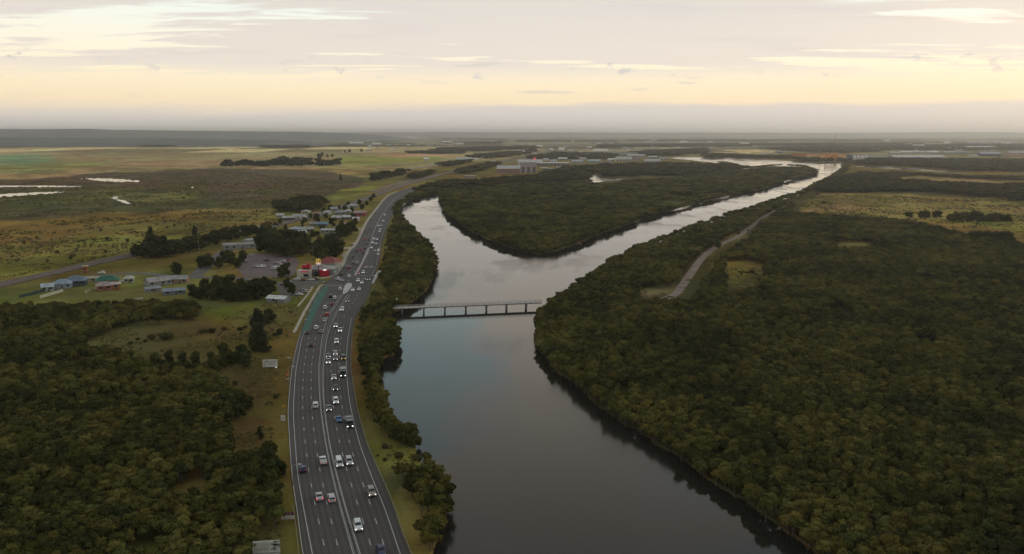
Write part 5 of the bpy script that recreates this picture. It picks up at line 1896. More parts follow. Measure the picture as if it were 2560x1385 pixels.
EXTRA = [(1180, 1196, 396, 401), (1205, 1220, 391, 396), (1228, 1240, 402, 408), (1358, 1372, 396, 402), (1376, 1392, 399, 405), (1396, 1418, 394, 400), (1424, 1446, 391, 397), (1448, 1466, 394, 399), (1352, 1368, 418, 424),
         (1374, 1386, 421, 427), (1392, 1402, 416, 422), (1408, 1424, 420, 426), (1430, 1442, 414, 419), (1452, 1464, 411, 416), (1500, 1516, 390, 396), (1520, 1536, 396, 402), (1506, 1530, 403, 409), (1622, 1644, 390, 396),
         (1650, 1668, 394, 400), (1446, 1458, 378, 383), (1356, 1368, 383, 388), (1330, 1344, 380, 385), (1460, 1476, 384, 389), (1530, 1544, 378, 383), (1905, 1925, 380, 385), (1940, 1958, 378, 383), (2180, 2200, 372, 377), (2426, 2446, 386, 392)]
EXTRA.sort()
for k, (a, b, t, bs) in enumerate(EXTRA):
    shed(a, b, t, bs, (BRIGHT, PALE, (0.60, 0.58, 0.56), (0.46, 0.50, 0.54), (0.55, 0.44, 0.38))[k % 5], (PALE, GRY, WHITE)[k % 3], f'{("bright", "pale", "off-white", "blue-grey", "tan")[k % 5]} roofed small estate shed, {ORDW[k]} of the small sheds from the left',
         'estate_shed', ('gable', 'flat')[k % 2], bays=(k % 3))


rt = np.random.default_rng(23)
for k in range(46):
    x = rt.uniform(900, 1950)
    y = rt.uniform(352, 378)
    wd = rt.uniform(6, 16)
    shed(x, x + wd, y - rt.uniform(2.0, 3.4), y, (BRIGHT, PALE, (0.62, 0.55, 0.48), (0.48, 0.50, 0.53))[k % 4], (PALE, GRY)[k % 2], 'tiny pale roof in the hazy town spread across the far country', 'town_building', 'gable', cat='building')['group'] = 'tiny roofs of the hazy town'
for k in range(26):
    x = rt.uniform(2130, 2600)
    y = rt.uniform(354, 378)
    wd = rt.uniform(6, 18)
    shed(x, x + wd, y - rt.uniform(2.0, 3.4), y, (BRIGHT, PALE, (0.62, 0.55, 0.48), (0.48, 0.50, 0.53))[k % 4], (PALE, GRY)[k % 2], 'tiny pale roof in the far right industrial spread', 'town_building', 'gable', cat='building')['group'] = 'tiny roofs of the far right spread'


def red_sign():
    p = G(1337, 412)
    e = thing('roof_sign', 'red illuminated letter sign rising above the pale warehouse', 'sign', (p[0], p[1], 0))
    rm = mat('red_glow', (0.6, 0.04, 0.06), 0.5, emit=(1.0, 0.10, 0.13), estr=1.0)
    for b_ in (((-3.2, 0, 13.5), (1.8, 1.2, 9)), ((2.0, 0, 13.0), (3.0, 1.2, 3.4)), ((1.4, 0, 18.2), (3.6, 1.2, 3.6))):
        m_ = MB()
        m_.box(*b_)
        m_.build('letter_stroke', rm, e)
    m_ = MB()
    m_.tube([(-3, 0.8, -0.2), (-3, 0.8, 14)], [0.4, 0.4], 6)
    m_.tube([(3, 0.8, -0.2), (3, 0.8, 14)], [0.4, 0.4], 6)
    m_.build('mast', M_DARK, e)


red_sign()


def gantry():
    p = G(2076, 404)
    e = thing('gantry', 'orange steel launching gantry standing over the far river bend', 'gantry', (p[0], p[1], 0))
    om = mat('gantry_orange', (0.75, 0.33, 0.06), 0.8, spec=0.1)
    W, H = 42.0, 27.0
    for lx in (-W * 0.42, W * 0.36, W * 0.46):
        for ly in (-5, 5):
            m_ = MB()
            m_.tube([(lx, ly, -3), (lx * 0.98, ly, H)], [0.75, 0.6], 6)
            m_.build('leg', om, e)
    m_ = MB()
    for ly in (-4, 4):
        for z in (H * 0.55, H):
            m_.tube([(-W / 2, ly, z), (W / 2, ly, z)], [1.1, 1.1], 5)
        k = -W / 2
        while k < W / 2 - 1:
            m_.tube([(k, ly, H * 0.55), (k + 4, ly, H)], [0.7, 0.7], 4)
            m_.tube([(k + 4, ly, H), (k + 8, ly, H * 0.55)], [0.7, 0.7], 4)
            k += 8
    m_.build('truss', om, e)
    m_ = MB()
    m_.box((4, 0, H * 0.55), (7, 6, 6))
    m_.box((15, -1, 2), (5, 5, 20))
    m_.build('lift_tower', mat('gantry_yellow', (0.55, 0.30, 0.06), 0.6), e)
    m_ = MB()
    m_.box((-14, -6, -1.0), (16, 9, 3.4))
    m_.box((10, -6, -1.0), (20, 9, 2.6))
    m_.build('pontoon', mat('pontoon', (0.40, 0.42, 0.45), 0.7), e)


gantry()
shed(1985, 2016, 383, 396, (0.50, 0.24, 0.08), (0.45, 0.20, 0.06), 'orange stack of works equipment left of the gantry', 'works_stack', 'flat', cat='works')


def crane(x, base, top_x, top, label):
    s = ppm(base)
    p = G(x, base)
    e = thing('crane', label, 'crane', (p[0], p[1], 0))
    m_ = MB()
    m_.box((0, 0, 0), (7, 8, 4))
    m_.build('cab', mat('crane_cab', (0.4, 0.25, 0.1), 0.6), e)
    hx, hz = (top_x - x) / s, (base - top) / s
    m_ = MB()
    for o_ in ((-0.8, -0.8), (0.8, -0.8), (0, 0.8)):
        m_.tube([(o_[0], o_[1], 3), (hx + o_[0] * 0.3, o_[1] * 0.3, hz)], [0.45, 0.3], 4)
    for k in range(16):
        t = k / 16
        a = np.array((hx * t, 0, 3 + (hz - 3) * t))
        w_ = 0.8 * (1 - 0.7 * t)
        m_.tube([tuple(a + (-w_, -w_, 0)), tuple(a + (w_, -w_, (hz - 3) / 16))], [0.2, 0.2], 3)
    m_.build('boom', mat('crane_boom', (0.34, 0.24, 0.18), 0.6), e)


crane(2078, 399, 2087, 333, 'thin lattice crane reaching above the horizon behind the gantry')
crane(2045, 394, 2053, 352, 'pale leaning crane boom left of the orange gantry')
crane(2147, 388, 2151, 350, 'pale leaning crane boom above the floodlit works')


# ------------------------------------------------------------------ footbridge over the river
def bridge():
    a, b = G(966, 785, -0.5), G(1352, 768.5, -0.5)
    o = (a + b) / 2
    d = (b - a)[:2]
    L = float(np.linalg.norm(d))
    e = thing('footbridge', 'low grey timber bridge on piers crossing the river to the mangrove bank', 'bridge', (o[0], o[1], 0), math.atan2(d[1], d[0]))
    cm = mat('bridge_concrete', (0.26, 0.23, 0.22), 0.85, nscale=0.5, var=0.2)
    dk = mat('bridge_girder', (0.17, 0.145, 0.13), 0.8)
    z0 = 2.6
    m_ = MB()
    m_.box((0, 0, z0), (L, 4.0, 0.28))
    m_.build('deck', mat('bridge_deck', (0.48, 0.43, 0.40), 0.85, nscale=0.5, var=0.2), e)
    for y in (-1.6, 1.6):
        m_ = MB()
        m_.box((0, y, z0 - 0.42), (L, 0.35, 0.40))
        m_.build('girder', dk, e)
    s = L / (1352 - 966)
    for px_ in (1004, 1057, 1109, 1161, 1212.6, 1263.5, 1313.8):
        x = (px_ - 966) * s - L / 2
        m_ = MB()
        for y in (-1.4, 1.4):
            m_.tube([(x, y, -3), (x, y, z0 - 0.9)], [0.36, 0.33], 8)
        m_.box((x, 0, z0 - 1.1), (0.9, 4.4, 0.46))
        m_.build('pier', cm, e)
    pm = MB()
    pm.box((0, 0, 0), (0.16, 0.16, 1.25))
    pme = pm.mesh('rail_post', dk)
    n_ = int(L / 3.0)
    for y in (-2.0, 2.0):
        for z, t in ((z0 + 1.15, 0.14), (z0 + 0.72, 0.10)):
            m_ = MB()
            m_.box((0, y * 1.0 + (0.11 if y > 0 else -0.11), z), (L, 0.10, t))
            m_.build('handrail', mat('bridge_rail', (0.55, 0.50, 0.47), 0.7), e)
        for k in range(n_ + 1):
            q = link('rail_post', pme, e)
            q.location = (-L / 2 + 0.2 + (L - 0.4) * k / n_, y, z0 + 0.3)


bridge()


# ------------------------------------------------------------------ roadside signs, billboards, lamps
def text_part(txt, size, loc, m, parent, name='lettering', shear=0.0):
    cu = bpy.data.curves.new('text', 'FONT')
    cu.body = txt
    cu.size = size
    cu.extrude = 0.01
    cu.shear = shear
    cu.offset = size * 0.02
    tmp = bpy.data.objects.new('text_tmp', cu)
    COL.objects.link(tmp)
    dg = bpy.context.evaluated_depsgraph_get()
    me = bpy.data.meshes.new_from_object(tmp.evaluated_get(dg))
    bpy.data.objects.remove(tmp)
    me.materials.clear()
    me.materials.append(m)
    o = link(name, me, parent)
    o.location = loc
    o.rotation_euler = (math.pi / 2, 0, 0)
    return o


M_PANEL = mat('sign_white', (0.62, 0.61, 0.55), 0.7, nscale=0.5, var=0.08)
M_BLACK = mat('print_black', (0.015, 0.015, 0.015), 0.7)
M_PRINT = mat('print_grey', (0.28, 0.27, 0.24), 0.8)
M_POST = mat('sign_post', (0.10, 0.09, 0.08), 0.8)


def billboard(x, y, w, h, z, rot, label, name='billboard', cat='billboard', panel=M_PANEL, posts=2):
    p = G(x, y)
    e = thing(name, label, cat, (p[0], p[1], 0), math.radians(rot))
    m_ = MB()
    m_.box((0, 0, z), (w, 0.18, h))
    m_.build('panel', panel, e)
    for k in range(posts):
        q = MB()
        px_ = 0 if posts == 1 else -w * 0.36 + w * 0.72 * k / (posts - 1)
        q.tube([(px_, 0.22, -0.3), (px_, 0.22, z + h * 0.8)], [0.1, 0.1], 6)
        q.build('post', M_POST, e)
    return e


def bars(e, lst, m, name='print_line'):
    for (x, z, w, h) in lst:
        q = MB()
        q.box((x, -0.10, z), (w, 0.03, h))
        q.build(name, m, e)


e = billboard(676, 923, 6.2, 3.3, 1.0, 8, 'white roadside billboard with black lettering beside the casuarina clump')
text_part('JAX', 1.15, (-2.3, -0.12, 3.05), M_BLACK, e, shear=0.25)
bars(e, [(1.2, 3.45, 1.9, 0.22), (1.2, 3.05, 1.9, 0.18), (0.2, 2.5, 1.6, 0.2), (1.6, 2.55, 1.0, 0.2), (0.5, 1.95, 2.8, 0.2), (-2.4, 2.3, 1.0, 0.3), (-2.2, 1.75, 1.2, 0.3)], M_PRINT)
q = MB()
q.box((0, 0.1, 0.75), (6.0, 0.3, 0.22))
q.build('walkway', M_DARK, e)
q = MB()
q.box((2.5, -0.7, 0.75), (0.5, 0.4, 0.25))
q.build('floodlight', MATS['lit_white'], e)
e = billboard(667, 1392, 6.4, 3.0, 1.1, 8, 'white billboard with a dark sketch on its right half at the bottom edge')
bars(e, [(-1.1, 3.6, 3.2, 0.1), (-1.1, 3.1, 3.4, 0.12), (-1.2, 2.4, 3.3, 0.12), (-1.0, 1.9, 3.4, 0.14)], M_PRINT)
rs_ = np.random.default_rng(4)
for k in range(26):
    q = MB()
    cx, cz = 1.15 + 1.9 * rs_.random(), 1.4 + 2.5 * rs_.random()
    q.box((cx, -0.105 - 0.0006 * k, cz), (0.18 + 0.6 * rs_.random(), 0.03, 0.10 + 0.28 * rs_.random()))
    q.build('sketch_mark', (M_BLACK, M_PRINT, mat('print_blue_grey', (0.10, 0.11, 0.14), 0.8))[k % 3], e)
q = MB()
q.box((0, -0.35, 0.82), (6.4, 0.6, 0.14))
q.build('walkway', M_STEEL, e)
q = MB()
q.box((2.4, -0.9, 0.7), (0.75, 0.5, 0.3))
q.build('floodlight', mat('lamp_housing', (0.5, 0.5, 0.48), 0.6), e)
e = billboard(720, 1303, 3.3, 1.0, 0.6, 6, 'white roadside board with a dull red header below the round trees', 'sign_board', 'sign')
q = MB()
q.box((0, 0, 1.6), (3.3, 0.16, 0.85))
q.build('header', mat('dull_red', (0.16, 0.05, 0.07), 0.7), e)
bars(e, [(-0.9, 1.8, 0.5, 0.3), (-0.2, 1.85, 0.5, 0.3), (0.6, 1.8, 0.4, 0.3), (0, 1.05, 2.6, 0.12), (-0.2, 0.8, 2.2, 0.1)], M_PRINT)
bars(e, [(-1.45, 1.65, 0.25, 0.25), (1.4, 1.95, 0.25, 0.25)], M_BLACK)
e = billboard(708, 1057, 1.5, 1.9, 0.8, 0, 'small white rectangular sign on the verge of the highway', 'road_sign', 'sign')
bars(e, [(0, 2.1, 1.0, 0.12), (0, 1.75, 1.0, 0.12), (0, 1.3, 0.9, 0.16)], M_PRINT)


def diamond(x, y, label, c):
    p = G(x, y)
    e = thing('warning_sign', label, 'sign', (p[0], p[1], 0))
    m_ = MB()
    for yy in (-0.04, 0.04):
        m_.poly([(0, yy, 1.5), (0.75, yy, 2.25), (0, yy, 3.0), (-0.75, yy, 2.25)])
    P = [(0, 1.5), (0.75, 2.25), (0, 3.0), (-0.75, 2.25)]
    for i in range(4):
        a, b = P[i], P[(i + 1) % 4]
        m_.quad((a[0], -0.04, a[1]), (b[0], -0.04, b[1]), (b[0], 0.04, b[1]), (a[0], 0.04, a[1]))
    m_.build('plate', c, e)
    m_ = MB()
    m_.tube([(0, 0.1, -0.2), (0, 0.1, 2.6)], [0.06, 0.06], 6)
    m_.build('post', M_STEEL, e)
    m_ = MB()
    m_.box((0, -0.06, 2.0), (0.18, 0.03, 0.5))
    m_.build('symbol', M_BLACK, e)


YEL = mat('sign_yellow', (0.55, 0.36, 0.04), 0.6)
diamond(710, 1030, 'small yellow diamond warning sign on the left verge', YEL)
e = billboard(719, 945, 1.4, 1.6, 1.0, 0, 'orange-red road works sign on the left verge', 'works_sign', 'sign', mat('works_orange', (0.50, 0.09, 0.03), 0.6))
bars(e, [(0, 1.2, 1.1, 0.35), (0.1, 1.75, 0.4, 0.4)], mat('works_white', (0.55, 0.35, 0.3), 0.6))
e = billboard(726, 868, 1.1, 1.3, 1.0, 0, 'yellow roadside sign near the start of the green lane', 'road_sign', 'sign', YEL)
bars(e, [(0, 1.5, 0.3, 0.6)], M_BLACK)
billboard(723, 899, 2.1, 0.32, 0.7, 0, 'thin white marker board on the left verge above the works sign', 'marker_board', 'sign')
billboard(721, 951, 1.9, 0.32, 0.5, 0, 'thin white marker board on the left verge below the works sign', 'marker_board', 'sign')
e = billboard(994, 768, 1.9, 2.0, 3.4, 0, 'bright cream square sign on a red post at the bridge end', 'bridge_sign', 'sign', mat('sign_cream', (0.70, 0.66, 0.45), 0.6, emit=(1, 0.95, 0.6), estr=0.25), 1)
bars(e, [(0, 4.1, 0.5, 0.6)], M_PRINT)


def lamp(x, y, h, arm, label, group):
    p = G(x, y)
    e = thing('street_lamp', label, 'street lamp', (p[0], p[1], 0), 0, group)
    m_ = MB()
    m_.tube([(0, 0, -0.2), (0, 0, h * 0.9), (arm * 0.25, 0, h), (arm, 0, h + 0.15)], [0.11, 0.08, 0.06, 0.05], 6)
    m_.build('pole', M_STEEL, e)
    m_ = MB()
    m_.box((arm + math.copysign(0.3, arm), 0, h + 0.05), (1.0, 0.36, 0.18))
    m_.build('lamp_head', mat('lamp_head', (0.62, 0.62, 0.60), 0.5), e)


for k, (x, y) in enumerate([(754, 829), (764, 804), (777, 779), (789, 755), (801, 728)]):
    lamp(x, y, 6.2, 2.2, ('first', 'second', 'third', 'fourth', 'fifth')[k] + ' street lamp from the near end of the green lane', 'lamps along the green lane')
for k, (x, y) in enumerate([(838, 686), (858, 658), (872, 632), (896, 597), (915, 560), (938, 526)]):
    lamp(x, y, 8.0, 2.2, ('first', 'second', 'third', 'fourth', 'fifth', 'sixth')[k] + ' street lamp beyond the junction on the village side', 'lamps on the village side')
for k, (x, y) in enumerate([(733, 1215), (722, 955)]):
    lamp(x, y, 6.5, 1.8, ('grey lamp post on the shoulder near the round roadside trees', 'grey lamp post on the shoulder beside the works sign')[k], 'lamps on the near shoulder')


def signal(x, y, label, rz=0.0):
    p = G(x, y)
    e = thing('traffic_signal', label, 'traffic light', (p[0], p[1], 0), rz, 'signals at the junction')
    m_ = MB()
    m_.tube([(0, 0, 0), (0, 0, 3.4)], [0.09, 0.08], 6)
    m_.build('pole', M_DARK, e)
    m_ = MB()
    m_.box((0, -0.12, 3.0), (0.42, 0.3, 1.2))
    m_.build('signal_head', M_DARK, e)
    m_ = MB()
    m_.box((0, -0.29, 3.12), (0.26, 0.06, 0.26))
    m_.build('lens', mat('signal_green', (0.05, 0.4, 0.25), 0.5, emit=(0.1, 1.0, 0.55), estr=1.6), e)


for k, (x, y) in enumerate([(806, 706), (812, 716), (872, 712), (887, 690), (936, 700), (838, 690)]):
    signal(x, y, ('traffic light on the corner of the side road mouth', 'traffic light at the near left stop line', 'traffic light on the white teardrop island', 'traffic light at the tip of the long island',
                  'traffic light on the pale pedestrian island', 'traffic light on the kerb below the restaurant grass')[k])


def power_pole(x, y, h, label):
    p = G(x, y)
    e = thing('power_pole', label, 'pole', (p[0], p[1], 0))
    m_ = MB()
    m_.tube([(0, 0, -0.3), (0, 0, h)], [0.2, 0.13], 6)
    m_.build('pole', mat('pole_wood', (0.20, 0.17, 0.14), 0.9), e)
    m_ = MB()
    m_.box((0, 0, h - 0.9), (2.4, 0.14, 0.16))
    m_.build('crossarm', M_POST, e)


for k, (x, y, h) in enumerate([(499, 648, 22), (783, 652, 12), (798, 660, 10), (766, 548, 10), (1668, 716, 9), (1826, 725, 4), (628, 690, 9), (597, 706, 8), (684, 700, 9)]):
    power_pole(x, y, h, ('tall pale mast rising from the tree belt', 'power pole left of the golden arches', 'power pole directly behind the golden arches', 'power pole behind the village houses', 'thin pole beside the dirt track',
                         'short post in the small clearing', 'power pole at the car park edge', 'power pole in the casuarina thicket', 'power pole behind the parked cars')[k])


# ------------------------------------------------------------------ vehicles
CARPAINT = {
    'white': (0.72, 0.71, 0.70), 'silver': (0.48, 0.47, 0.46), 'grey': (0.20, 0.20, 0.20), 'dark grey': (0.07, 0.07, 0.075), 'black': (0.02, 0.02, 0.022),
    'dark blue': (0.03, 0.04, 0.10), 'blue': (0.03, 0.14, 0.28), 'red': (0.40, 0.02, 0.025), 'dark red': (0.18, 0.02, 0.03), 'tan': (0.34, 0.28, 0.24), 'lilac': (0.48, 0.46, 0.56),
    'brown': (0.13, 0.08, 0.05), 'green': (0.08, 0.12, 0.09), 'olive': (0.12, 0.12, 0.09)}


def paint(c):
    return mat('paint_' + c.replace(' ', '_'), CARPAINT[c], 0.28, spec=0.5, var=0.05)


M_TYRE = mat('tyre', (0.02, 0.02, 0.02), 0.9)
M_RIM = mat('rim', (0.3, 0.3, 0.3), 0.4, 0.7)
M_CGLASS = mat('car_glass', (0.012, 0.014, 0.018), 0.08, spec=0.6, var=0.1)
M_HEAD_ON = mat('headlight_on', (0.9, 0.9, 0.85), 0.3, emit=(1.0, 0.96, 0.88), estr=2.6)
M_HEAD_OFF = mat('headlight_off', (0.55, 0.55, 0.55), 0.2)
M_TAIL = mat('tail_light', (0.35, 0.01, 0.015), 0.3, emit=(1.0, 0.04, 0.05), estr=0.5)
M_BRAKE = mat('brake_light', (0.5, 0.01, 0.015), 0.3, emit=(1.0, 0.06, 0.07), estr=2.5)
M_AMBER = mat('amber_light', (0.7, 0.4, 0.05), 0.3, emit=(1.0, 0.62, 0.12), estr=2.6)
M_BUMPER = mat('bumper_black', (0.03, 0.03, 0.03), 0.7)

# profile tables: (y from rear to front, half width, bottom, shoulder height)
SPECS = {
    'sedan': dict(L=4.75, W=1.86, prof=[(-1, .78, .34, .92), (-.93, .92, .24, 1.0), (-.55, 1, .20, 1.02), (0, 1, .20, 1.0), (.45, 1, .20, .98), (.62, .98, .20, .92), (.93, .9, .24, .76), (1, .74, .34, .66)],
                  cab=(-.60, .42, -.30, .12), h=1.47, z0=1.0),
    'hatch': dict(L=4.2, W=1.80, prof=[(-1, .82, .34, .95), (-.94, .94, .24, 1.05), (-.5, 1, .2, 1.04), (0, 1, .2, 1.02), (.45, 1, .2, 1.0), (.65, .98, .2, .95), (.94, .9, .24, .8), (1, .74, .34, .7)],
                  cab=(-.92, .48, -.68, .16), h=1.52, z0=1.02),
    'SUV': dict(L=4.8, W=1.98, prof=[(-1, .84, .42, 1.1), (-.95, .95, .3, 1.15), (-.5, 1, .28, 1.14), (0, 1, .28, 1.12), (.45, 1, .28, 1.1), (.62, .98, .28, 1.08), (.94, .92, .3, .98), (1, .78, .42, .85)],
                cab=(-.94, .44, -.80, .16), h=1.80, z0=1.12),
    'wagon': dict(L=4.85, W=1.88, prof=[(-1, .82, .36, .98), (-.95, .94, .26, 1.03), (-.5, 1, .22, 1.02), (0, 1, .22, 1.0), (.45, 1, .22, .98), (.62, .98, .22, .94), (.94, .9, .25, .8), (1, .74, .36, .7)],
                  cab=(-.94, .44, -.78, .14), h=1.54, z0=1.01),
    'van': dict(L=5.1, W=1.98, prof=[(-1, .90, .42, 1.15), (-.97, .97, .3, 1.2), (-.5, 1, .28, 1.2), (0, 1, .28, 1.2), (.5, 1, .28, 1.18), (.76, .98, .28, 1.1), (.95, .92, .3, .95), (1, .8, .42, .85)],
                cab=(-.985, .80, -.95, .50), h=2.05, z0=1.17),
}


def car_meshes(kind):
    s = SPECS[kind]
    L, W = s['L'] / 2, s['W'] / 2
    body = MB()
    rings = []
    for (t, w, zb, zs) in s['prof']:
        y = t * L
        hw = w * W
        i = len(body.v)
        body.v += [(-hw * .9, y, zb), (-hw, y, zb + 0.18), (-hw, y, zs - 0.18), (-hw * .92, y, zs), (hw * .92, y, zs), (hw, y, zs - 0.18), (hw, y, zb + 0.18), (hw * .9, y, zb)]
        rings.append(i)
    for a, b in zip(rings[:-1], rings[1:]):
        for k in range(8):
            body.f.append((a + k, a + (k + 1) % 8, b + (k + 1) % 8, b + k))
            body.m.append(0)
    body.f.append(tuple(rings[0] + k for k in range(8)))
    body.m.append(0)
    body.f.append(tuple(rings[-1] + k for k in reversed(range(8))))
    body.m.append(0)
    # cabin frame and roof
    r0, f0, r1, f1 = [q * L for q in s['cab']]
    z0, h = s['z0'] - 0.06, s['h']
    wb, wt = W * .90, W * .74
    B = [(-wb, r0, z0), (wb, r0, z0), (wb, f0, z0), (-wb, f0, z0)]
    T = [(-wt, r1, h - .05), (wt, r1, h - .05), (wt, f1, h - .05), (-wt, f1, h - .05)]
    i = len(body.v)
    body.v += B + T
    for k in range(4):
        body.f.append((i + k, i + (k + 1) % 4, i + 4 + (k + 1) % 4, i + 4 + k))
        body.m.append(0)
    U = [(-wt * .93, r1 + .08, h), (wt * .93, r1 + .08, h), (wt * .93, f1 - .08, h), (-wt * .93, f1 - .08, h)]
    j = len(body.v)
    body.v += U
    for k in range(4):
        body.f.append((i + 4 + k, i + 4 + (k + 1) % 4, j + (k + 1) % 4, j + k))
        body.m.append(0)
    body.f.append((j, j + 1, j + 2, j + 3))
    body.m.append(0)

    def pane(a, b, c, d, u0=.07, u1=.93, v0=.16, v1=.90, off=0.015):
        a, b, c, d = map(np.array, (a, b, c, d))   # a-b bottom edge, d-c top edge
        f = lambda u, v: (a * (1 - u) + b * u) * (1 - v) + (d * (1 - u) + c * u) * v
        nrm = np.cross(b - a, d - a)
        nrm = nrm / np.linalg.norm(nrm) * off
        m = MB()
        m.quad(f(u0, v0) + nrm, f(u1, v0) + nrm, f(u1, v1) + nrm, f(u0, v1) + nrm)
        return m
    parts = {}
    parts['windscreen'] = [pane(B[2], B[3], T[3], T[2])]
    parts['rear_window'] = [pane(B[0], B[1], T[1], T[0])]
    sides = [pane(B[1], B[2], T[2], T[1], .06, .94), pane(B[3], B[0], T[0], T[3], .06, .94)]
    parts['side_window'] = sides
    wheels = []
    for sx in (-1, 1):
        for wy in (-.62, .62):
            m = MB()
            R = 0.34 if kind not in ('SUV', 'van') else 0.38
            c = (sx * (W - .13), wy * L, R)
            n = 12
            m.tube([(c[0] - .11, c[1], R), (c[0] + .11, c[1], R)], [R, R], n)
            m.f.append(tuple(range(0, n)))
            m.m.append(0)
            wheels.append(m)
    parts['wheel'] = wheels
    t, w, zb, zs = s['prof'][-2]
    hz = zs - 0.20
    parts['headlight'] = []
    parts['tail_light'] = []
    for sx in (-1, 1):
        m = MB()
        m.box((sx * W * .68, L * .955, hz - .09), (.46, .16, .22))
        parts['headlight'].append(m)
        m = MB()
        zt = s['prof'][1][3] - .30
        m.box((sx * W * .74, -L * .955, zt), (.34, .14, .26))
        parts['tail_light'].append(m)
    m = MB()
    m.box((0, L * .985, zb + .10), (W * 1.2, .1, .16))
    parts['grille'] = [m]
    return body, parts


MESH_CACHE = {}


def get_parts(kind):
    if kind not in MESH_CACHE:
        body, parts = car_meshes(kind)
        lst = []
        for nm, ms in parts.items():
            mt = {'windscreen': M_CGLASS, 'rear_window': M_CGLASS, 'side_window': M_CGLASS, 'wheel': M_TYRE, 'headlight': M_HEAD_OFF, 'tail_light': M_TAIL, 'grille': M_BUMPER}[nm]
            for m in ms:
                lst.append((nm, m.mesh(kind + '_' + nm, mt), m))
        MESH_CACHE[kind] = (body, lst, {})
    return MESH_CACHE[kind]


def lit(me, m):
    key = (me.name, m.name)
    if key not in MESH_CACHE:
        c = me.copy()
        c.materials.clear()
        c.materials.append(m)
        MESH_CACHE[key] = c
    return MESH_CACHE[key]


def make_car(kind, colour, loc, heading, label, group, head=None, tail=None, scale=1.06):
    body, lst, bodies = get_parts('SUV' if kind in ('ute',) else kind)
    e = thing({'SUV': 'suv', 'sedan': 'sedan', 'hatch': 'hatchback', 'wagon': 'station_wagon', 'van': 'van'}[kind], label, 'van' if kind == 'van' else 'car', loc, heading, group)
    e.scale = (scale, scale, scale)
    if colour not in bodies:
        bodies[colour] = body.mesh(kind + '_body', paint(colour))
    link('body', bodies[colour], e)
    for nm, me, _ in lst:
        if nm == 'headlight' and head is not None:
            me = lit(me, head)
        if nm == 'tail_light' and tail is not None:
            me = lit(me, tail)
        link(nm, me, e)
    return e


def make_ute(colour, loc, heading, label, group, head=None, tail=None, flatbed=False):
    """pick-up: bonnet, cab and open tray"""
    e = thing('pickup', label, 'pickup', loc, heading, group)
    key = ('ute', colour)
    if key not in MESH_CACHE:
        W, L = 0.97, 2.65
        b = MB()
        for (y0, y1, z0, z1, w) in ((0.95, 2.6, 0.42, 1.08, .95), (-0.75, 0.98, 0.40, 1.1, .97)):
            b.box((0, (y0 + y1) / 2, z0), (2 * w, y1 - y0, z1 - z0), top=0.97)
        B = [(-.9, -.75, 1.05), (.9, -.75, 1.05), (.9, 1.05, 1.05), (-.9, 1.05, 1.05)]
        T = [(-.72, -.62, 1.78), (.72, -.62, 1.78), (.72, .42, 1.78), (-.72, .42, 1.78)]
        i = len(b.v)
        b.v += B + T
        for k in range(4):
            b.f.append((i + k, i + (k + 1) % 4, i + 4 + (k + 1) % 4, i + 4 + k))
            b.m.append(0)
        b.f.append((i + 4, i + 5, i + 6, i + 7))
        b.m.append(0)
        t = MB()
        t.box((0, -1.72, 0.62), (1.9, 1.85, 0.14))
        for sx in (-1, 1):
            t.box((sx * .93, -1.72, 0.76), (.07, 1.85, .45))
        t.box((0, -2.62, 0.76), (1.9, .07, .45))
        t.box((0, -0.82, 0.76), (1.9, .07, .62))
        gl = []
        for q in (((-.8, 1.0, 1.16), (.8, 1.0, 1.16), (.66, .46, 1.70), (-.66, .46, 1.70)), ((.80, -.78, 1.18), (-.80, -.78, 1.18), (-.66, -.655, 1.70), (.66, -.655, 1.70))):
            m = MB()
            a = np.array(q)
            n_ = np.cross(a[1] - a[0], a[3] - a[0])
            n_ /= np.linalg.norm(n_)
            m.quad(*[tuple(p + n_ * .06 * (1 if n_[1] * a[0][1] > 0 else -1)) for p in a])
            gl.append(m.mesh('ute_glass', M_CGLASS))
        sw = []
        for sx in (-1, 1):
            m = MB()
            m.quad((sx * .915, -.66, 1.16), (sx * .915, .86, 1.16), (sx * .765, .40, 1.70), (sx * .765, -.56, 1.70))
            sw.append(m.mesh('ute_side', M_CGLASS))
        wh = []
        for sx in (-1, 1):
            for wy in (-1.6, 1.7):
                m = MB()
                m.tube([(sx * .86 - .11, wy, .38), (sx * .86 + .11, wy, .38)], [.38, .38], 12)
                m.f.append(tuple(range(0, 12)))
                m.m.append(0)
                wh.append(m.mesh('ute_wheel', M_TYRE))
        hl, tl = [], []
        for sx in (-1, 1):
            m = MB()
            m.box((sx * .68, 2.58, .72), (.42, .12, .24))
            hl.append(m.mesh('ute_head', M_HEAD_OFF))
            m = MB()
            m.box((sx * .86, -2.66, .78), (.16, .08, .36))
            tl.append(m.mesh('ute_tail', M_TAIL))
        MESH_CACHE[key] = (b.mesh('ute_body', paint(colour)), t.mesh('ute_tray', paint('silver' if flatbed else colour)), gl, sw, wh, hl, tl)
    b, t, gl, sw, wh, hl, tl = MESH_CACHE[key]
    link('body', b, e)
    link('tray', t, e)
    link('windscreen', gl[0], e)
    link('rear_window', gl[1], e)
    for m in sw:
        link('side_window', m, e)
    for m in wh:
        link('wheel', m, e)
    for m in hl:
        link('headlight', lit(m, head) if head else m, e)
    for m in tl:
        link('tail_light', lit(m, tail) if tail else m, e)
    e.scale = (1.05, 1.05, 1.05)
    return e


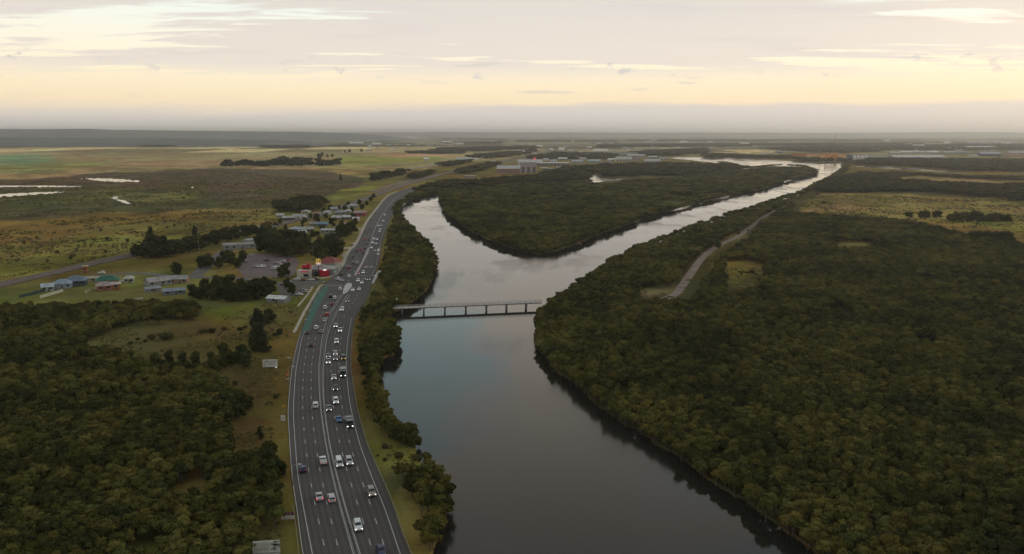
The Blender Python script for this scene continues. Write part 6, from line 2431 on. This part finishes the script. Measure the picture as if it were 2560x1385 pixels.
def make_truck(colour, loc, heading, label, group, length=9.0, head=None, box=False, tray_c='green'):
    e = thing('truck', label, 'truck', loc, heading, group)
    f = length / 2
    pm_ = paint(colour)
    m = MB()
    m.box((0, f - 1.15, 0.6), (2.4, 2.2, 1.1), top=.98)
    m.box((0, f - 1.25, 1.7), (2.34, 1.9, 1.05), top=.90)
    m.build('cab', pm_, e)
    m = MB()
    m.quad((-1.05, f - .27, 1.78), (1.05, f - .27, 1.78), (.96, f - .36, 2.55), (-.96, f - .36, 2.55))
    m.build('windscreen', M_CGLASS, e)
    for sx in (-1, 1):
        m = MB()
        m.quad((sx * 1.19, f - 2.0, 1.8), (sx * 1.19, f - .7, 1.8), (sx * 1.10, f - .75, 2.5), (sx * 1.10, f - 1.95, 2.5))
        m.build('side_window', M_CGLASS, e)
    m = MB()
    m.box((0, -0.2, 0.6), (1.0, length - .6, .3))
    m.build('chassis', M_BUMPER, e)
    if box:
        m = MB()
        m.box((0, -1.2, 0.95), (2.45, length - 2.8, 2.1))
        m.build('cargo_box', paint(tray_c), e)
    else:
        m = MB()
        m.box((0, -1.2, 0.95), (2.5, length - 2.8, .18))
        m.box((0, f - 2.65, 1.13), (2.5, .12, 1.3))
        for sx in (-1, 1):
            m.box((sx * 1.2, -1.2, 1.13), (.08, length - 2.8, .55))
        m.build('tray', paint(tray_c), e)
        for k, (yy, l_, h_) in enumerate(((.6, 1.6, .9), (-1.6, 2.0, 1.1), (-3.6, 1.3, .6))):
            if abs(yy) < f - 1.2:
                m = MB()
                m.box((0, yy - .2, 1.13), (2.1, l_, h_))
                m.build('load', paint(('olive', 'grey', 'green')[k]), e)
    for sx in (-1, 1):
        for wy in (f - 1.3, -f + 1.5, -f + 2.7):
            m = MB()
            m.tube([(sx * 1.05 - .16, wy, .5), (sx * 1.05 + .16, wy, .5)], [.5, .5], 12)
            m.f.append(tuple(range(0, 12)))
            m.m.append(0)
            m.build('wheel', M_TYRE, e)
        m = MB()
        m.box((sx * .85, f + .0, .75), (.42, .1, .26))
        m.build('headlight', head or M_HEAD_OFF, e)
    m = MB()
    m.box((0, f + .03, .5), (2.3, .14, .2))
    m.build('bumper', M_BUMPER, e)
    return e


ORD = ['first', 'second', 'third', 'fourth', 'fifth', 'sixth', 'seventh', 'eighth', 'ninth', 'tenth', 'eleventh', 'twelfth', 'thirteenth', 'fourteenth', 'fifteenth', 'sixteenth', 'seventeenth', 'eighteenth',
       'nineteenth', 'twentieth']
ORD += ['twenty-' + o for o in ORD[:9]] + ['thirtieth'] + ['thirty-' + o for o in ORD[:9]] + ['fortieth'] + ['forty-' + o for o in ORD[:9]] + ['fiftieth'] + ['fifty-' + o for o in ORD[:9]]

ONCOMING = [  # x, y, kind, colour
    (952, 1384, 'hatch', 'dark blue'), (895, 1322, 'SUV', 'white'), (928.5, 1237, 'SUV', 'tan'), (848, 1164, 'van', 'white'), (873, 1160, 'SUV', 'silver'), (872.8, 1062, 'truck', 'dark grey'),
    (847.5, 1053, 'sedan', 'blue'), (822, 1025, 'sedan', 'grey'), (840, 1008, 'SUV', 'white'), (838.5, 974, 'sedan', 'dark grey'), (835, 947, 'sedan', 'silver'), (857.6, 940, 'boxtruck', 'dark grey'),
    (821, 908, 'ute', 'silver'), (821, 893, 'sedan', 'grey'), (839, 899, 'sedan', 'grey'), (839, 887, 'hatch', 'silver'), (859, 899, 'amber', 'dark grey'), (842, 858, 'SUV', 'white'), (850.7, 829, 'ute', 'white'),
    (839.7, 818, 'ute', 'silver'), (855.5, 777, 'SUV', 'white'), (869.5, 754, 'sedan', 'olive'), (882.5, 727, 'sedan', 'white'), (898, 725, 'hatch', 'silver'), (905, 708.5, 'sedan', 'white'), (895.7, 704, 'SUV', 'white'),
    (911, 699, 'sedan', 'dark grey'), (922, 700, 'sedan', 'black'), (908.4, 684, 'SUV', 'white'), (896, 685, 'sedan', 'red'), (915.5, 669, 'sedan', 'dark red'), (928, 669, 'sedan', 'dark grey'), (945.7, 637, 'hatch', 'silver'),
    (946.5, 628, 'SUV', 'white'), (937, 627.5, 'sedan', 'grey'), (928.6, 621, 'sedan', 'white'), (940, 610.5, 'sedan', 'silver'), (931.5, 608.5, 'SUV', 'white'), (942.5, 600, 'sedan', 'white'), (934.2, 599, 'SUV', 'white'),
    (949, 580.5, 'SUV', 'white'), (950.5, 574, 'hatch', 'grey'), (946, 565.5, 'sedan', 'white'), (953.6, 565, 'sedan', 'silver'), (958.5, 554, 'SUV', 'white'), (961.5, 539, 'SUV', 'white')]
DEPART = [
    (798, 1247, 'sedan', 'silver', 1), (829, 1251, 'wagon', 'silver', 1), (757.7, 1178, 'hatch', 'dark blue', 0), (808, 1158, 'ute', 'white', 0), (789, 1018, 'SUV', 'white', 0), (778, 866, 'sedan', 'black', 0),
    (768.5, 834, 'sedan', 'dark grey', 0), (802.4, 832, 'sedan', 'grey', 0), (790.6, 823, 'SUV', 'white', 0), (812, 804, 'sedan', 'silver', 0), (817.6, 789, 'hatch', 'red', 0), (813, 772, 'SUV', 'white', 0), (830, 763, 'sedan', 'dark red', 0),
    (837, 748, 'SUV', 'white', 0), (827, 744, 'SUV', 'black', 0), (850.4, 725.5, 'SUV', 'white', 0), (853.6, 703.5, 'sedan', 'lilac', 0), (844, 700, 'SUV', 'white', 0), (872.7, 694, 'SUV', 'white', 0), (853, 688, 'sedan', 'black', 0),
    (873.5, 672, 'SUV', 'dark red', 1), (864.7, 669, 'sedan', 'grey', 0), (893, 660, 'SUV', 'silver', 0), (883.8, 660, 'wagon', 'olive', 0), (882, 644, 'sedan', 'dark red', 0), (908.4, 634, 'sedan', 'black', 0), (891.7, 629, 'sedan', 'dark grey', 0),
    (902, 626, 'sedan', 'dark red', 1), (912, 622, 'sedan', 'dark grey', 0), (917, 610, 'SUV', 'grey', 0), (911.6, 600.5, 'sedan', 'dark red', 1), (921, 601.5, 'sedan', 'black', 0), (909.5, 586, 'sedan', 'grey', 0), (913, 581, 'sedan', 'black', 0),
    (926, 575.5, 'sedan', 'dark grey', 0), (929, 551, 'sedan', 'black', 0), (940, 535, 'sedan', 'dark grey', 0)]


def flow_dir(x, y):
    """direction of the highway at a photo point (unit vector pointing away from the viewer)"""
    t = (x - fL(y)) / (fR(y) - fL(y))
    f_ = lambda yy: (fL(yy) * (1 - t) + fR(yy) * t)
    dy = 14 if y > 700 else 8
    a, b = G(f_(y + dy), y + dy)[:2], G(f_(y - dy), y - dy)[:2]
    d = b - a
    return d / np.linalg.norm(d)


def words(kind):
    return {'SUV': 'SUV', 'hatch': 'hatchback', 'wagon': 'station wagon', 'ute': 'pickup'}.get(kind, kind)


for i, (x, y, kind, colr) in enumerate(ONCOMING):
    p = G(x, y)
    d = -flow_dir(x, y)
    hd = math.atan2(-d[0], d[1])
    loc = (p[0], p[1], RZ + 0.005)
    g = 'traffic coming towards the viewer'
    if kind == 'truck':
        make_truck(colr, loc, hd, 'dark flatbed truck with a loaded green tray, coming towards the viewer', g, 9.5, M_HEAD_ON, tray_c='green')
    elif kind == 'boxtruck':
        make_truck(colr, loc, hd, 'short dark box truck coming towards the viewer in the river-side lane', g, 6.5, M_HEAD_ON, True, 'grey')
    elif kind == 'amber':
        make_car('SUV', colr, loc, hd, 'dark SUV with glowing amber lights in the river-side lane', g, M_AMBER)
    elif kind == 'ute':
        make_ute(colr, loc, hd, f'{colr} pickup with headlights on, {ORD[i]} oncoming vehicle from the bottom edge', g, M_HEAD_ON)
    else:
        on = colr not in ('blue',) and i not in (0,)
        make_car(kind, colr, loc, hd, f'{colr} {words(kind)} coming towards the viewer, {ORD[i]} oncoming vehicle from the bottom edge', g, M_HEAD_ON if on else None)
for i, (x, y, kind, colr, br) in enumerate(DEPART):
    p = G(x, y)
    d = flow_dir(x, y)
    hd = math.atan2(-d[0], d[1])
    if (x, y) in ((844, 700), (853.6, 703.5)):
        hd += 0.7
    loc = (p[0], p[1], RZ + 0.005)
    g = 'traffic driving away from the viewer'
    lab = f'{colr} {words(kind)} driving away{" with brake lights on" if br else ""}, {ORD[i]} departing vehicle from the bottom edge'
    if kind == 'ute':
        make_ute(colr, loc, hd, lab, g, None, M_BRAKE if br else None)
    else:
        make_car(kind, colr, loc, hd, lab, g, None, M_BRAKE if br else None)

PARKED = [(612, 652, 'white', 40), (649, 669, 'white', 80), (638, 668, 'silver', 80), (656, 668, 'white', 78), (666, 653, 'dark grey', 85), (684, 674, 'white', 70), (692, 674, 'silver', 70), (686, 668.5, 'white', 70), (694, 668, 'silver', 70),
          (690, 663, 'grey', 70), (698, 662, 'white', 70), (695, 658, 'silver', 70), (702, 657, 'grey', 70), (708, 655, 'white', 70), (716, 653, 'dark red', 80), (699, 678, 'red', 20), (778, 701.5, 'white', 82), (788, 700, 'black', 82),
          (758, 702, 'brown', 82), (742, 700, 'white', 80), (748, 738, 'white', 75), (762, 732, 'silver', 65), (756, 728, 'grey', 70), (719, 706, 'white', 60), (708, 714, 'brown', 75), (254, 684.5, 'white', 84), (640, 602, 'white', 70),
          (630, 640, 'silver', 70), (884, 611, 'white', 30), (822, 606, 'white', 20)]
PLACE = ['alone at the left end of the car park', 'third from the left in the pale row left of the car park', 'first in the pale row left of the car park', 'last in the pale row left of the car park', 'parked by the dark trees at the top of the car park',
         'nearest left car of the double row in the car park', 'nearest right car of the double row in the car park', 'second left car of the double row', 'second right car of the double row', 'third left car of the double row', 'third right car of the double row',
         'fourth left car of the double row', 'fourth right car of the double row', 'last car of the double row in the car park', 'under the dark trees at the top right of the car park', 'small and alone near the bottom of the car park',
         'waiting at the mouth of the side road', 'just entering the side road from the junction', 'on the side road below the restaurant front', 'left of the restaurant on the side road', 'nearest of the cars right of the white roofed shed',
         'rightmost of the cars near the white roofed shed', 'behind the cars near the white roofed shed', 'among the trees left of the side road', 'half hidden below the side road trees', 'parked on the lane behind the left hamlet',
         'beside the long depot roof', 'at the upper left of the car park', 'on the driveway beside the highway footpath', 'under the village trees below the pale roofed house']
for i, (x, y, colr, hd) in enumerate(PARKED):
    p = G(x, y)
    make_car(('sedan', 'SUV', 'hatch', 'wagon')[i % 4], colr, (p[0], p[1], 0.11), math.radians(hd), f'parked {colr} car {PLACE[i]}', 'cars parked around the restaurant')
